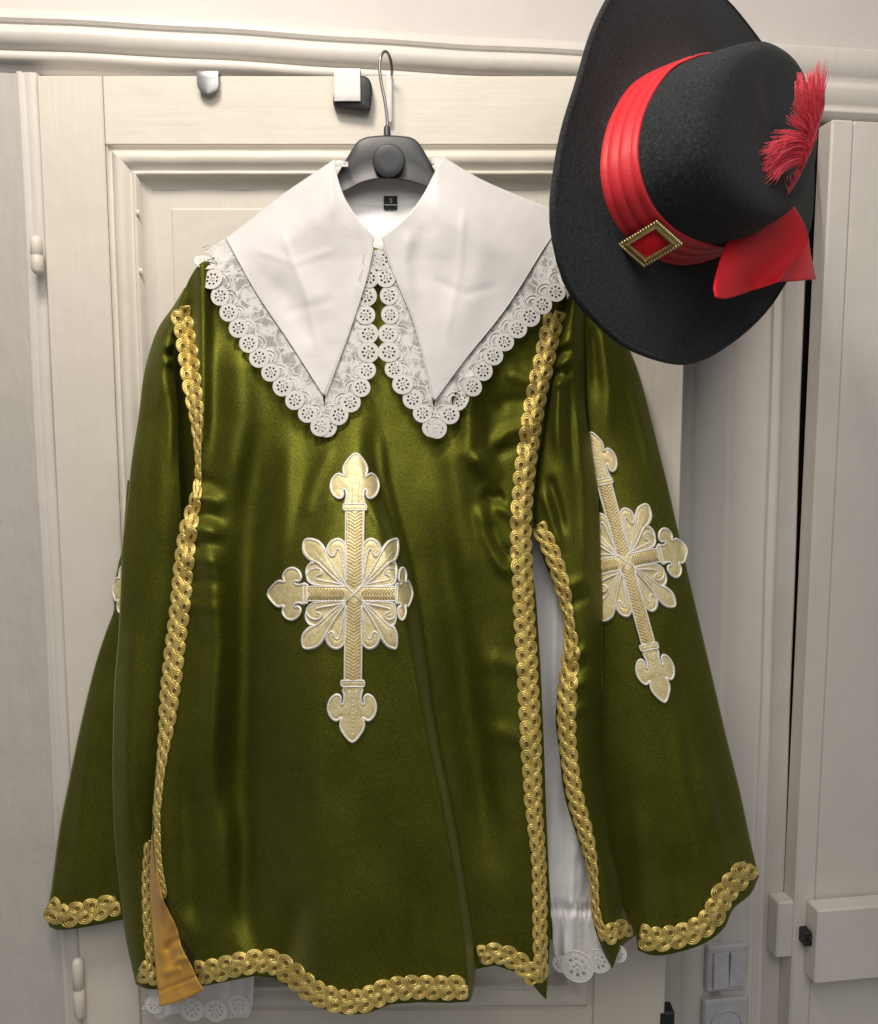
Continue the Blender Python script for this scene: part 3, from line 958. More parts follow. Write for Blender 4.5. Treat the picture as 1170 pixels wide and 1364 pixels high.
# ------------------------------------------------------------------ gold braid
def braid(path, hf, half, pitch, parent, off=0.0018, wfn=None, skew=5.0, name='gold_braid'):
    P = catmull(path, 12)
    d = np.r_[0, np.cumsum(np.linalg.norm(np.diff(P, axis=0), axis=1))]
    Ltot = d[-1]
    n = max(1, int(round(Ltot / pitch)))
    pt = Ltot / n
    mb = MB()
    t = np.linspace(0, 2 * np.pi, 20, endpoint=False)
    def pos(s):
        s = np.clip(s, 0, Ltot)
        return np.stack([np.interp(s, d, P[:, 0]), np.interp(s, d, P[:, 1])], -1)
    def strand(ss, uu, zz, r, closed=True):
        c = pos(ss)
        T = pos(ss + 1.5) - pos(ss - 1.5)
        T /= np.linalg.norm(T, axis=1)[:, None] + 1e-9
        q = c + np.stack([-T[:, 1], T[:, 0]], 1) * uu[:, None]
        mb.tube(at(q[:, 0], q[:, 1], hf(q[:, 0], q[:, 1]) + off + zz), r, 5, closed)
    for i in range(n):
        for side in (-1, 1):
            s0 = (i + 0.5 + 0.23 * side) * pt + random.uniform(-0.7, 0.7)
            w = half * (wfn(min(max(s0 / Ltot, 0), 1)) if wfn else 1.0)
            ru = w * 0.60 * random.uniform(0.95, 1.06)
            rs = pt * 0.56
            for k, z0, rad in ((1.0, 0.0, 0.0015), (0.74, 0.0004, 0.0014), (0.48, 0.0004, 0.0012)):
                ss = s0 + rs * k * np.cos(t + 0.35 * side) + 1.2 * side * np.sin(t)
                uu = side * (w * 0.47) + ru * k * np.sin(t)
                zz = z0 - 0.0009 * np.cos(t) * k + 0.0005 * np.sin(2 * t)
                strand(ss, uu, zz, rad * min(1.0, 0.45 + 0.55 * w / 11.0))
    # woven backing under the loops
    ns_ = max(4, int(Ltot / 5))
    sv = np.linspace(1, Ltot - 1, ns_)
    c = pos(sv); T = pos(sv + 1.5) - pos(sv - 1.5)
    T /= np.linalg.norm(T, axis=1)[:, None] + 1e-9
    Nn = np.stack([-T[:, 1], T[:, 0]], 1)
    wv = np.array([half * (wfn(x / Ltot) if wfn else 1.0) for x in sv]) * 0.78
    rows = []
    for k in (-1, -0.5, 0, 0.5, 1):
        q = c + Nn * (wv * k)[:, None]
        rows.append(at(q[:, 0], q[:, 1], hf(q[:, 0], q[:, 1]) + 0.0010))
    bb = MB(); bb.grid(np.array(rows).transpose(1, 0, 2))
    own(bb.build('braid_backing', M['gold_back']), parent)
    o = mb.build(name, M['gold'])
    o['kind'] = 'stuff'
    return own(o, parent)

# braid centre lines
braid([(740, 415), (727, 470), (712, 541), (703, 599), (697, 649), (694, 708), (697, 788), (702, 885), (707, 985), (711, 1070), (718, 1155), (720, 1267), (722, 1308)], front_h, 12.5, 19.5, front,
      wfn=lambda k: 1.0 - 0.32 * float(sstep(k, 0.62, 0.85)))
braid([(240, 410), (246, 440), (252, 480), (257, 520), (262, 556), (264, 600), (264, 640), (260, 668), (252, 702), (246, 745), (241, 800), (234, 860), (228, 910), (223, 960), (217, 1005), (212, 1050), (209, 1085)], front_h, 12.0, 19, front,
      wfn=lambda k: 1.0 - 0.72 * math.exp(-((k - 0.31) / 0.10) ** 2) - 0.62 * float(sstep(k, 0.74, 0.95)))
braid([(209.5, 1074), (210, 1110), (212, 1150), (220, 1196)], front_h, 3.6, 14, front)
# front hem braid: left run, centre run and the set-back run right of the fold
braid([(262, 1296), (290, 1292), (320, 1284), (352, 1280), (372, 1285), (395, 1302), (420, 1322), (455, 1334), (485, 1332), (515, 1320), (550, 1315), (590, 1316), (622, 1315)], front_h, 14.5, 19, front)
braid([(637, 1273), (662, 1270), (685, 1278), (705, 1294), (716, 1306)], front_h, 12.0, 18, front)
# left sleeve
braid([(64, 1206), (80, 1219), (104, 1217), (130, 1211), (158, 1203)], lback_h, 14.0, 19, lback)
braid([(199, 1120), (196, 1165), (196, 1208), (199, 1260), (202, 1285)], lsleeve_h, 5.5, 18, lfront)
braid([(186, 1292), (198, 1298), (210, 1298)], lsleeve_h, 12.5, 12, lfront)
# right sleeve
braid([(716, 700), (729, 722), (742, 755), (751, 790), (758, 830), (761, 868), (756, 918), (755, 965), (758, 1006), (767, 1062), (781, 1114), (790, 1162), (794, 1215), (806, 1252)], strip_h, 11.5, 19.5, rfront,
      wfn=lambda k: 0.85 - 0.30 * math.exp(-((k - 0.24) / 0.06) ** 2) + 0.15 * math.exp(-((k - 0.42) / 0.12) ** 2) - 0.40 * float(sstep(k, 0.70, 0.9)))
braid([(804, 1252), (820, 1240), (840, 1234)], strip_h, 11.0, 16, rfront)
braid([(852, 1246), (870, 1251), (900, 1248), (930, 1237), (950, 1220), (962, 1194), (980, 1174), (1000, 1152)], sleeve_h, 14.5, 18.5, sleeve)

# ------------------------------------------------------------------ cross emblem
def mirror(P): return [(-x, y) for x, y in P][::-1]
def emblem_polys():
    half = [(-12, -118), (-11, -130), (-13.5, -140), (-17, -138), (-16, -131), (-21, -127), (-29, -132), (-33, -143), (-30, -154), (-22, -160), (-14.5, -156), (-16.5, -166), (-12, -176), (0, -187)]
    fle = half + [(-x, y) for x, y in half[::-1][1:]]
    polys = []
    def sm(P, n=4): return catmull(P, n, True)
    top = sm(fle, 3)
    polys.append(('fleur', top))
    polys.append(('fleur', np.stack([top[:, 0], -top[:, 1] * 1.055], 1)))
    side = np.stack([(top[:, 1] + 118) * 0.74 - 64, top[:, 0] * 1.05], 1)
    polys.append(('fleur', side))
    polys.append(('fleur', np.stack([-side[:, 0], side[:, 1]], 1)))
    quad = [(-11, -48), (-12, -64), (-21, -73), (-32, -69), (-36.5, -60), (-38, -54), (-42, -63), (-51, -71), (-66, -72), (-68, -57), (-61, -47), (-52, -41.5), (-58, -41), (-63.5, -33), (-62, -22), (-52, -14), (-38, -10), (-12, -9)]
    q = sm(quad, 3)
    for sx in (1, -1):
        for sy in (1, -1):
            polys.append(('quad', q * [sx, sy]))
    petal = sm([(-9, -9), (-22, -28), (-35, -49), (-41, -60), (-50, -70), (-66, -72), (-67, -57), (-58, -46), (-47, -40), (-28, -22)], 4)
    curl = [(-9, -16), (-10, -50), (-12.5, -65), (-21, -72.5), (-31, -69), (-35.5, -60), (-34, -53), (-29, -50), (-26, -54), (-24, -60), (-20, -59), (-17, -48), (-13, -26)]
    c1 = sm(curl, 4)
    c2 = sm([(y * 0.90 + 2, x * 0.90 - 2) for x, y in curl], 4)
    for sx in (1, -1):
        for sy in (1, -1):
            for P_ in (c1, c2, petal):
                polys.append(('petal', P_ * [sx, sy]))
    polys.append(('bar', np.array([(-12.6, -112), (12.6, -112), (11.8, 0), (11.6, 116), (-11.6, 116), (-11.8, 0)])))
    polys.append(('bar', np.array([(-62, -9.5), (62, -9.5), (62, 9.5), (-62, 9.5)])))
    for y in (-115.5, 119.5):
        polys.append(('band', np.array([(-15.5, y - 4), (15.5, y - 4), (16.5, y), (15.5, y + 4), (-15.5, y + 4), (-16.5, y)])))
    for x in (-65, 65):
        polys.append(('band', np.array([(x - 3, -12.5), (x + 3, -12.5), (x + 3, 12.5), (x - 3, 12.5)])))
    return polys

def inside(u, v, P):
    c = np.zeros(u.shape, bool)
    n = len(P)
    for i in range(n):
        x1, y1 = P[i]; x2, y2 = P[(i + 1) % n]
        if y1 == y2: continue
        m = ((y1 > v) != (y2 > v)) & (u < (x2 - x1) * (v - y1) / (y2 - y1) + x1)
        c ^= m
    return c

def emblem(parent, mapf, hf, detail=True, base=0.0016):
    polys = emblem_polys()
    st = 1.5
    gx, gy = np.meshgrid(np.arange(-116, 117, st), np.arange(-190, 200, st))
    H = np.full(gx.shape, -9.0)
    lay = {'quad': -0.0004, 'petal': 0.0007, 'fleur': 0.0004, 'bar': 0.0012, 'band': 0.0018}
    for kind, P in polys:
        m = inside(gx, gy, P)
        d, _ = pdist(gx, gy, np.vstack([P, P[:1]]))
        hh = lay[kind] + 0.0015 * np.sqrt(np.clip(d / 6.0, 0, 1))
        if kind == 'quad': hh = -0.0004 + 0.0008 * np.clip(d / 5.0, 0, 1)
        if kind in ('fleur', 'petal'):
            hh = hh + 0.0006 * np.sin((np.abs(gx) * 0.8 + np.abs(gy) * 0.6) * 1.9)        # satin stitches
        H = np.where(m, np.maximum(H, hh), H)
    q = mapf(gx, gy)
    Pw = at(q[0], q[1], hf(q[0], q[1]) + base + np.maximum(H, -0.0004))
    ok = H >= -1
    idx = -np.ones(gx.shape, int)
    need = np.zeros(gx.shape, bool)
    cell = ok[:-1, :-1] & ok[1:, :-1] & ok[:-1, 1:] & ok[1:, 1:]
    for a, b in ((0, 0), (1, 0), (0, 1), (1, 1)):
        need[a:a + cell.shape[0], b:b + cell.shape[1]] |= cell
    idx[need] = np.arange(need.sum())
    F = [(idx[j, i], idx[j + 1, i], idx[j + 1, i + 1], idx[j, i + 1]) for j, i in zip(*np.nonzero(cell))]
    o = mesh_obj('cross_emblem', Pw[need], F, M['gold_fill'])
    own(o, parent)
    def line(P, h, r, mb, closed=False, ns=5):
        P = np.asarray(P, float)
        u, v = mapf(P[:, 0], P[:, 1])
        mb.tube(at(u, v, hf(u, v) + base + h), r, ns, closed)
    mb = MB()
    for kind, P in polys:
        n = int(np.sum(np.linalg.norm(np.diff(np.vstack([P, P[:1]]), axis=0), axis=1)) / 3)
        Q = resample(np.vstack([P, P[:1]]), n + 1)[:-1]
        line(Q, lay[kind] + (0.0010 if kind == 'petal' else 0.0006), {'fleur': 0.0016, 'quad': 0.0017, 'petal': 0.0011}.get(kind, 0.0010), mb, True)
    for sx in (1, -1):
        for sy in (1, -1):
            for pts in ([(12, 12), (36, 36), (54, 56)],):
                line(resample(np.array(pts, float) * [sx, sy], 14), 0.0022, 0.0006, mb, False, 4)
    for sy in (-1, 1.055):
        for x in (-4.5, 4.5):
            line(resample(np.array([(x, 122 * sy), (x * 0.9, 138 * sy), (x * 1.3, 152 * sy)]), 10), 0.0021, 0.0006, mb, False, 4)
    s = mb.build('silver_outline', M['silver']); own(s, parent)
    # herringbone stitching down the bars
    mb = MB(); mg = MB()
    for y in np.arange(-108, 113, 4.6):
        sgn = 1
        if abs(y) < 9: continue
        line(np.array([(-9.5, y - 4 * sgn), (-5, y - 1.5 * sgn), (0, y + 2 * sgn), (5, y - 1.5 * sgn), (9.5, y - 4 * sgn)]), 0.0028, 0.0007, mb, False, 4)
    for x in np.arange(-58, 59, 4.2):
        if abs(x) < 12: continue
        sg = -1 if x > 0 else 1
        line(np.array([(x - 3.5 * sg, -7), (x, -3), (x + 2.5 * sg, 0), (x, 3), (x - 3.5 * sg, 7)]), 0.0028, 0.0007, mb, False, 4)
    s = mb.build('herringbone_stitching', M['gold_dark']); own(s, parent)
    mb = MB()
    for sx in (1, -1):
        line(np.array([(-11 * sx, -11), (0, 0), (11 * sx, 11)]), 0.0032, 0.0008, mb, False, 4)
    s = mb.build('centre_stitch', M['silver']); own(s, parent)
    return o

def map_front(a, b):
    a = np.asarray(a, float); b = np.asarray(b, float)
    x = np.where(a > 0, a * 0.94 - np.maximum(a - 56, 0) * 0.52, a * 1.0)
    return 472 + x - b * 0.012, 791 + b + 0 * a
emblem(front, map_front, front_h)
def map_sleeve(a, b):
    a = np.asarray(a, float); b = np.asarray(b, float)
    ax = np.where(a > 0, a * 0.72, a * 0.78)
    bb = b * np.where(b < 0, 0.955, 0.985)
    return 834 + ax * 0.98 + bb * 0.266, 748 - ax * 0.20 + bb * 0.964
emblem(sleeve, map_sleeve, sleeve_h)
# the left sleeve's emblem: only its edge shows round the fold
def map_lback(a, b):
    a = np.asarray(a, float); b = np.asarray(b, float)
    return 192 + a * 0.36 + b * -0.05, 785 + b * 0.9
def lback_e(u, v):
    return lback_h(u, v)
emblem(lback, map_lback, lback_e)

# ------------------------------------------------------------------ collar
def collar_h(u, v):
    u = np.asarray(u, float); v = np.asarray(v, float)
    vv = np.maximum(v, 345)
    fr = front_h(np.clip(u, 272, 738), vv)
    base = 0.100 + 0.066 * sstep(vv, 290, 800) + 0.016 * np.sin(np.pi * np.clip((u - 240) / 510.0, 0, 1))
    low = np.interp(u, [260, 300, 432, 500, 508, 578, 740, 780], [300, 318, 528, 335, 335, 534, 316, 300])
    h = base + (1 - sstep(low - v, -5, 60)) * np.maximum(0, fr + 0.010 - base)
    # top of the shoulders falls back towards the hanger
    sh = 300 - 0.72 * np.minimum(np.abs(u - 512), 70) + 0.62 * np.maximum(np.abs(u - 512) - 70, 0)
    h = h - 0.050 * (1 - sstep(v - (sh - 55 + 0.0 * u), -35, 95)) * sstep(np.abs(u - 512), 20, 70)
    h = h + ridge(u, v, [(452, 260), (470, 320), (468, 420)], 16, -0.0012, 0.2, 0.4)
    h = h + ridge(u, v, [(480, 280), (492, 340), (470, 440)], 9, 0.003, 0.2, 0.4)
    h = h + ridge(u, v, [(580, 260), (560, 330), (556, 420)], 14, -0.0012, 0.2, 0.4)
    h = h + ridge(u, v, [(548, 300), (538, 350), (552, 430)], 9, 0.003, 0.2, 0.4)
    h = h + ridge(u, v, [(340, 330), (400, 370), (440, 430)], 22, 0.002, 0.3, 0.3)
    h = h + ridge(u, v, [(360, 360), (400, 420), (420, 470)], 16, -0.0015, 0.3, 0.3)
    h = h + ridge(u, v, [(640, 300), (630, 380), (600, 470)], 22, 0.002, 0.3, 0.3)
    h = h + ridge(u, v, [(330, 330), (392, 350), (455, 330)], 5, 0.0012) + ridge(u, v, [(372, 300), (410, 400), (428, 480)], 5, 0.0014) + ridge(u, v, [(372, 420), (412, 408), (450, 398)], 6, -0.0014)
    h = h + ridge(u, v, [(620, 260), (612, 360), (590, 470)], 5, 0.0014) + ridge(u, v, [(570, 370), (620, 392), (670, 380)], 6, -0.0014) + ridge(u, v, [(650, 270), (700, 310), (715, 330)], 5, 0.0012)
    return h + 0.0014 * vnoise(u / 48.0 + 5, v / 48.0) + 0.0006 * vnoise(u / 16.0, v / 16.0)

cl = panel('collar', [(446, 212), (372, 262), (300, 318)], [(499, 316), (488, 372), (466, 440), (432, 528)],
           [(446, 212), (450, 236), (460, 264), (478, 292), (499, 316)], [(300, 318), (340, 386), (388, 458), (432, 528)], 60, 80, collar_h, M['white_satin'], 0.0016)
cr = panel('collar', [(508, 316), (528, 372), (548, 420), (560, 460), (578, 534)], [(590, 208), (640, 238), (700, 264), (764, 288)],
           [(508, 316), (540, 290), (562, 262), (578, 232), (590, 208)], [(578, 534), (620, 478), (677, 406), (734, 316), (764, 288)], 60, 80, collar_h, M['white_satin'], 0.0016)

def rosette_mesh():
    """one eyelet scallop, unit radius, facing -Y, with eight pierced holes round its centre"""
    V = []; F = []
    rad = [0.02, 0.10, 0.24, 0.40, 0.60, 0.80, 0.94, 1.0]
    dep = [0.02, 0.05, 0.05, 0.02, 0.06, 0.02, 0.04, 0.0]
    n = 32
    for r, dd in zip(rad, dep):
        for i in range(n):
            a = 2 * math.pi * i / n
            V.append((r * math.cos(a), -dd, r * math.sin(a)))
    for j in range(len(rad) - 1):
        for i in range(n):
            if j == 3 and i % 4 < 2: continue
            if j == 1 and i % 8 < 3: continue
            F.append((j * n + i, j * n + (i + 1) % n, (j + 1) * n + (i + 1) % n, (j + 1) * n + i))
    P = np.array([(math.cos(a), -0.10, math.sin(a)) for a in np.linspace(0, 2 * np.pi, 26)[:-1]])
    T, TF = tube(P * [0.97, 0.25, 0.97], 0.045, 5, True)
    k = len(V)
    V += [tuple(p) for p in T]
    F += [tuple(i + k for i in f) for f in TF]
    me = bpy.data.meshes.new('eyelet_scallop')
    me.from_pydata(V, [], F)
    me.materials.append(M['lace'])
    me.polygons.foreach_set('use_smooth', [True] * len(me.polygons))
    me.update()
    return me
ROS = rosette_mesh()

def put_rosette(u, v, hf, rpx, parent, pinv, sx=1.0, rot=0.0, dh=0.003, name='eyelet_scallop'):
    e = 6.0
    h0 = float(hf(np.array([u]), np.array([v]))[0])
    p = at(u, v, h0 + dh)
    px = at(u + e, v, float(hf(np.array([u + e]), np.array([v]))[0]) + dh)
    py = at(u, v + e, float(hf(np.array([u]), np.array([v + e]))[0]) + dh)
    X = px - p; Z = p - py
    X /= np.linalg.norm(X); Y = np.cross(Z, X); Y /= np.linalg.norm(Y); Z = np.cross(X, Y)
    if Y[1] < 0: Y = -Y
    sc = rpx * (D - h0) / F_PX
    Mx = Matrix(((X[0] * sc * sx, Y[0] * sc, Z[0] * sc, p[0]), (X[1] * sc * sx, Y[1] * sc, Z[1] * sc, p[1]), (X[2] * sc * sx, Y[2] * sc, Z[2] * sc, p[2]), (0, 0, 0, 1)))
    o = bpy.data.objects.new(name, ROS)
    COL.objects.link(o)
    o.parent = parent
    o.matrix_parent_inverse = pinv
    o.matrix_basis = Mx @ Matrix.Rotation(rot, 4, 'Y')
    return o

def lace_band(inner, outer, hf, parent, pinv, spacing=23.5, rad=13.2, seed=0):
    n = 300
    I = curve(inner, n); O = curve(outer, n)
    Lo = np.sum(np.linalg.norm(np.diff(O, axis=0), axis=1))
    ss = np.linspace(0, 1, 30)
    G = I[:, None, :] * (1 - ss[None, :, None]) + O[:, None, :] * ss[None, :, None]
    arc = np.linspace(0, Lo, n)[:, None]
    lift = lambda u, v: hf(u, v) - 0.0025
    wave = 0.0008 * np.sin(arc / 17.0 + seed) * ss[None, :]
    P = at(G[..., 0], G[..., 1], lift(G[..., 0], G[..., 1]) + wave)
    m = int(round(Lo / spacing))
    cen = []
    for k in range(m):
        i0 = int((k + 0.5) / m * (n - 1))
        dv = O[i0] - I[i0]; l = np.linalg.norm(dv)
        r = rad * random.uniform(0.95, 1.05)
        cen.append((O[i0] - dv / l * rad * 0.92, r, i0))
    # one thin strip of net, cut out where the embroidered eyelets sit and scalloped at its edge
    keep = np.ones(G.shape[:2], bool)
    for c, r, i0 in cen:
        keep &= np.hypot(G[..., 0] - c[0], G[..., 1] - c[1]) > r * 0.90
    lw = np.linalg.norm(O - I, axis=1)[:, None]
    keep &= (1 - ss[None, :]) * lw > rad * 0.85
    cell = keep[:-1, :-1] & keep[1:, :-1] & keep[:-1, 1:] & keep[1:, 1:]
    idx = np.arange(G.shape[0] * G.shape[1]).reshape(G.shape[:2])
    F = [(idx[j, i], idx[j + 1, i], idx[j + 1, i + 1], idx[j, i + 1]) for j, i in zip(*np.nonzero(cell))]
    o = mesh_obj('lace_net', P.reshape(-1, 3), F, M['net'])
    o.parent = parent; o.matrix_parent_inverse = pinv
    for k, (c, r, i0) in enumerate(cen):
        put_rosette(c[0], c[1], hf, r, parent, pinv, random.uniform(0.92, 1.06), random.uniform(0, 6), dh=-0.0023 + 0.0005 * (k % 2))
    # stitched petals between the eyelets and the cloth edge
    mb = MB()
    for k in range(m + 1):
        i0 = int(min(max(k / m, 0.02), 0.98) * (n - 1))
        dv = O[i0] - I[i0]; l = np.linalg.norm(dv)
        if l < rad * 2.3: continue
        dv = dv / l
        tv = np.array([-dv[1], dv[0]])
        c = O[i0] - dv * rad * 1.75
        for sc, nn in ((1.0, 16), (0.55, 12)):
            a = np.linspace(-0.10 * np.pi, 1.10 * np.pi, nn)
            rr_ = min(rad * 0.80, (l - rad * 1.5)) * sc
            q = c[None] + rr_ * (np.cos(a)[:, None] * tv[None] * 1.05 - np.sin(a)[:, None] * dv[None] * 0.95)
            mb.tube(at(q[:, 0], q[:, 1], lift(q[:, 0], q[:, 1]) + 0.0002), 0.0007, 5)
    mb.tube(at(I[:, 0], I[:, 1], hf(I[:, 0], I[:, 1]) + 0.0004), 0.0008, 5)
    s = mb.build('lace_sprigs', M['lace']); s.parent = parent; s.matrix_parent_inverse = pinv
    s['kind'] = 'stuff'

ID = Matrix.Identity(4)
def lace_h(u, v): return collar_h(u, v)
lace_band([(302, 316), (340, 386), (388, 458), (430, 524)], [(258, 346), (300, 430), (362, 514), (437, 590)], lace_h, cl, ID, 24.5, 13.4, 0.3)
lace_band([(434, 526), (466, 440), (488, 372), (497, 330)], [(427, 590), (486, 528), (497, 468), (491, 440), (489, 400), (500, 346)], lace_h, cl, ID, 25, 13.4, 1.3)
lace_band([(510, 326), (528, 372), (548, 420), (560, 460), (576, 530)], [(500, 346), (513, 395), (514, 430), (510, 468), (523, 510), (584, 592)], lace_h, cr, ID, 25, 13.2, 2.1)
lace_band([(580, 532), (620, 478), (677, 406), (734, 316), (760, 290)], [(574, 592), (630, 528), (672, 470), (758, 388), (800, 330)], lace_h, cr, ID, 24.5, 13.4, 3.2)
# woven size label inside the neck, on the shirt's back

# ------------------------------------------------------------------ shirt under the tabard
shirt = empty('shirt', at(520, 700, 0.04))
tag(shirt, 'white cotton shirt under the tabard, cuffs with eyelet lace showing', 'shirt')
SINV = Matrix.Translation(-shirt.location)
def sown(o):
    o.parent = shirt; o.matrix_parent_inverse = SINV
    return o
def neck_h(u, v):
    return 0.024 + 0.014 * sstep(v, 250, 330) + 0.006 * ((u - 515) / 60.0) ** 2 + 0.0025 * np.exp(-((v - 272 + 0.002 * (u - 515) ** 2) / 2.0) ** 2)
def spanel(name, L, Rr, T, B, nu, nv, hf, mat=None):
    G = coons(curve(L, nv), curve(Rr, nv), curve(T, nu), curve(B, nu))
    mb = MB(); mb.grid(at(G[..., 0], G[..., 1], hf(G[..., 0], G[..., 1])))
    o = mb.build(name, mat or M['shirt']); solidify(o, 0.0015, -1)
    return sown(o)
nk = spanel('neckband', [(446, 214), (448, 270), (470, 345)], [(592, 210), (588, 270), (556, 345)], [(446, 214), (480, 236), (517, 240), (555, 234), (592, 210)], [(470, 345), (512, 350), (556, 345)], 40, 40, neck_h)
# lacy roll of the shirt collar peeping out beside the hanger
for (u, v, w) in ((452, 222, 12), (584, 218, 9)):
    mb = MB()
    ang = np.linspace(0, np.pi, 10)
    G = np.array([[at(u + w * (s - 0.5) * 2, v - 9 * math.sin(a) * (1 - 0.5 * abs(s - 0.5)), 0.052 + 0.012 * math.cos(a)) for a in ang] for s in np.linspace(0, 1, 12)])
    mb.grid(G)
    sown(mb.build('collar_roll', M['net']))
# size label
lab = MB()
G = np.array([[at(u, v, float(neck_h(np.array(u), np.array(v))) + 0.003 + 0.001 * k) for u in (511.5, 520.5, 529.5)] for v, k in ((261, 0), (266, 1), (271.5, 1.2), (272.5, 0.4), (273.6, 0.4), (274.5, 0.8), (279, 0))])
lab.grid(G)
lo = lab.build('size_label', M['tag']); sown(lo); lo['label'] = 'black woven size label'
mb = MB()
Gs = np.array([[at(u, v, float(neck_h(np.array(u), np.array(v))) + 0.0052) for u in (512.5, 520.5, 528.5)] for v in (272.2, 273.6)])
mb.grid(Gs); o = mb.build('label_stripe', M['white_metal']); o.parent = lo
sP = catmull([(522.6, 265.2), (520.6, 264.6), (519.4, 265.8), (520.8, 267.2), (522.4, 268.3), (521.2, 269.8), (519.2, 269.2)], 5)
mb = MB(); mb.tube(at(sP[:, 0], sP[:, 1], neck_h(sP[:, 0], sP[:, 1]) + 0.0048), 0.0004, 4)
o = mb.build('size_letter', M['white_metal']); o.parent = lo

def rsl_h(u, v):
    h = 0.078 + 0.012 * np.sin(np.pi * np.clip((u - 705) / 110.0, 0, 1)) + 0.004 * np.sin(u / 5.5 + v / 90.0) * sstep(v, 900, 1200)
    g = np.exp(-((v - 1212) / 7.0) ** 2)
    h = h - 0.006 * g + 0.007 * np.exp(-((v - 1212) / 16.0) ** 2) * vnoise(u / 3.2, v / 14.0) + 0.010 * vnoise(u / 8.0 + 3, v / 60.0) * sstep(v, 1190, 1230) + 0.005 * np.sin(u / 7.0) * sstep(v, 1225, 1290)
    return h + ridge(u, v, [(748, 1080), (750, 1150), (742, 1205)], 5, 0.004, .3, .1) + ridge(u, v, [(770, 1130), (768, 1210)], 5, -0.004, .3, .1) + ridge(u, v, [(742, 740), (738, 900), (740, 1000)], 6, 0.004)
rs = spanel('sleeve', [(705, 690), (708, 900), (716, 1100), (728, 1200), (736, 1225), (738, 1262), (744, 1290)], [(760, 690), (790, 900), (805, 1100), (800, 1200), (806, 1230), (822, 1255), (830, 1270)],
            [(705, 690), (730, 685), (760, 690)], [(744, 1290), (764, 1298), (792, 1293), (812, 1280), (830, 1270)], 70, 200, rsl_h)
for (u, v, r) in ((769, 1287, 24), (797, 1280, 18), (822, 1270, 14), (748, 1284, 13)):
    put_rosette(u, v, lambda a, b: 0.100 + 0 * a + 0.0003 * (a - 769), r, shirt, SINV, 1.0, 0.3, 0.004)
def lsl_h(u, v):
    return 0.066 + 0.012 * np.sin(np.pi * np.clip((u - 190) / 150.0, 0, 1)) + 0.005 * np.sin(u / 6.0 + v / 40.0) + 0.004 * vnoise(u / 9.0, v / 9.0)
ls = spanel('sleeve', [(228, 700), (206, 1000), (204, 1250), (198, 1310), (204, 1350), (210, 1360)], [(300, 700), (330, 1000), (340, 1250), (338, 1310), (336, 1340), (330, 1356)],
            [(228, 700), (260, 690), (300, 700)], [(210, 1360), (240, 1350), (280, 1358), (330, 1356)], 60, 160, lsl_h)
for (u, v, r) in ((206, 1338, 14), (256, 1344, 19), (288, 1346, 18), (318, 1338, 17)):
    put_rosette(u, v, lambda a, b: 0.086 + 0 * a, r, shirt, SINV, 0.9, 1.0, 0.004)

# ------------------------------------------------------------------ hanger
def hanger():
    t = empty('coat_hanger', at(517, 215, 0.05))
    tag(t, 'black plastic coat hanger with round disc inside the white collar', 'hanger')
    inv = Matrix.Translation(-t.location)
    def fin(o, p=None):
        o.parent = p or t
        if p is None: o.matrix_parent_inverse = inv
        return o
    topc = curve([(340, 300), (400, 268), (440, 246), (452, 228), (466, 204), (476, 189), (487, 183), (500, 181), (517, 180), (535, 181), (548, 183), (558, 190), (568, 206), (580, 228), (592, 244), (640, 266), (705, 296)], 90)
    botc = curve([(344, 312), (402, 284), (440, 264), (466, 252), (480, 245), (498, 240), (517, 238.5), (536, 240), (556, 245), (574, 252), (594, 264), (640, 284), (700, 308)], 90)
    rows = []
    for k, h in ((0.0, 0.0), (0.0, 0.007), (0.015, 0.0095), (0.05, 0.0105), (0.5, 0.0125), (0.93, 0.0105), (0.955, 0.0125), (0.98, 0.0125), (1.0, 0.009), (1.0, 0.0)):
        Q = topc * (1 - k) + botc * k
        rows.append(at(Q[:, 0], Q[:, 1], 0.042 + h - 0.010 * np.clip((np.abs(Q[:, 0] - 517) - 60) / 100, 0, 1)))
    mb = MB(); mb.grid(np.array(rows)); mb.grid(np.array([rows[-1], rows[0]]))
    fin(mb.build('body', M['black_plastic']))
    # disc
    mb = MB()
    ang = np.linspace(0, 2 * np.pi, 41)[:-1]
    rings = []
    for r, h in ((1.0, 0.050), (1.0, 0.0590), (0.97, 0.0602), (0.93, 0.0606), (0.5, 0.0606), (0.01, 0.0606)):
        rings.append(at(518 + 21.5 * r * np.cos(ang), 214 + 22.5 * r * np.sin(ang), np.full(40, h)))
    mb.grid(np.array(rings), True)
    o = fin(mb.build('disc', M['black_plastic'])); recalc(o)
    # neck socket
    mb = MB()
    mb.tube(at(np.full(4, 516.0), np.array([183, 181, 170, 168.0]), np.full(4, 0.046)), np.array([0.005, 0.0045, 0.004, 0.003]), 12)
    fin(mb.build('socket', M['black_plastic']))
    P = catmull([(516, 172), (516, 158), (513, 135), (508.5, 112), (506, 92), (507, 78), (511, 69.5), (516, 70), (520, 78), (522.5, 92), (522, 100)], 8)
    n = len(P)
    hh = np.interp(np.linspace(0, 1, n), [0, 0.5, 0.7, 1.0], [0.046, 0.043, 0.034, 0.010])
    mb = MB(); mb.tube(at(P[:, 0], P[:, 1], hh), 0.0019, 10)
    fin(mb.build('hook', M['wire']))
hanger()

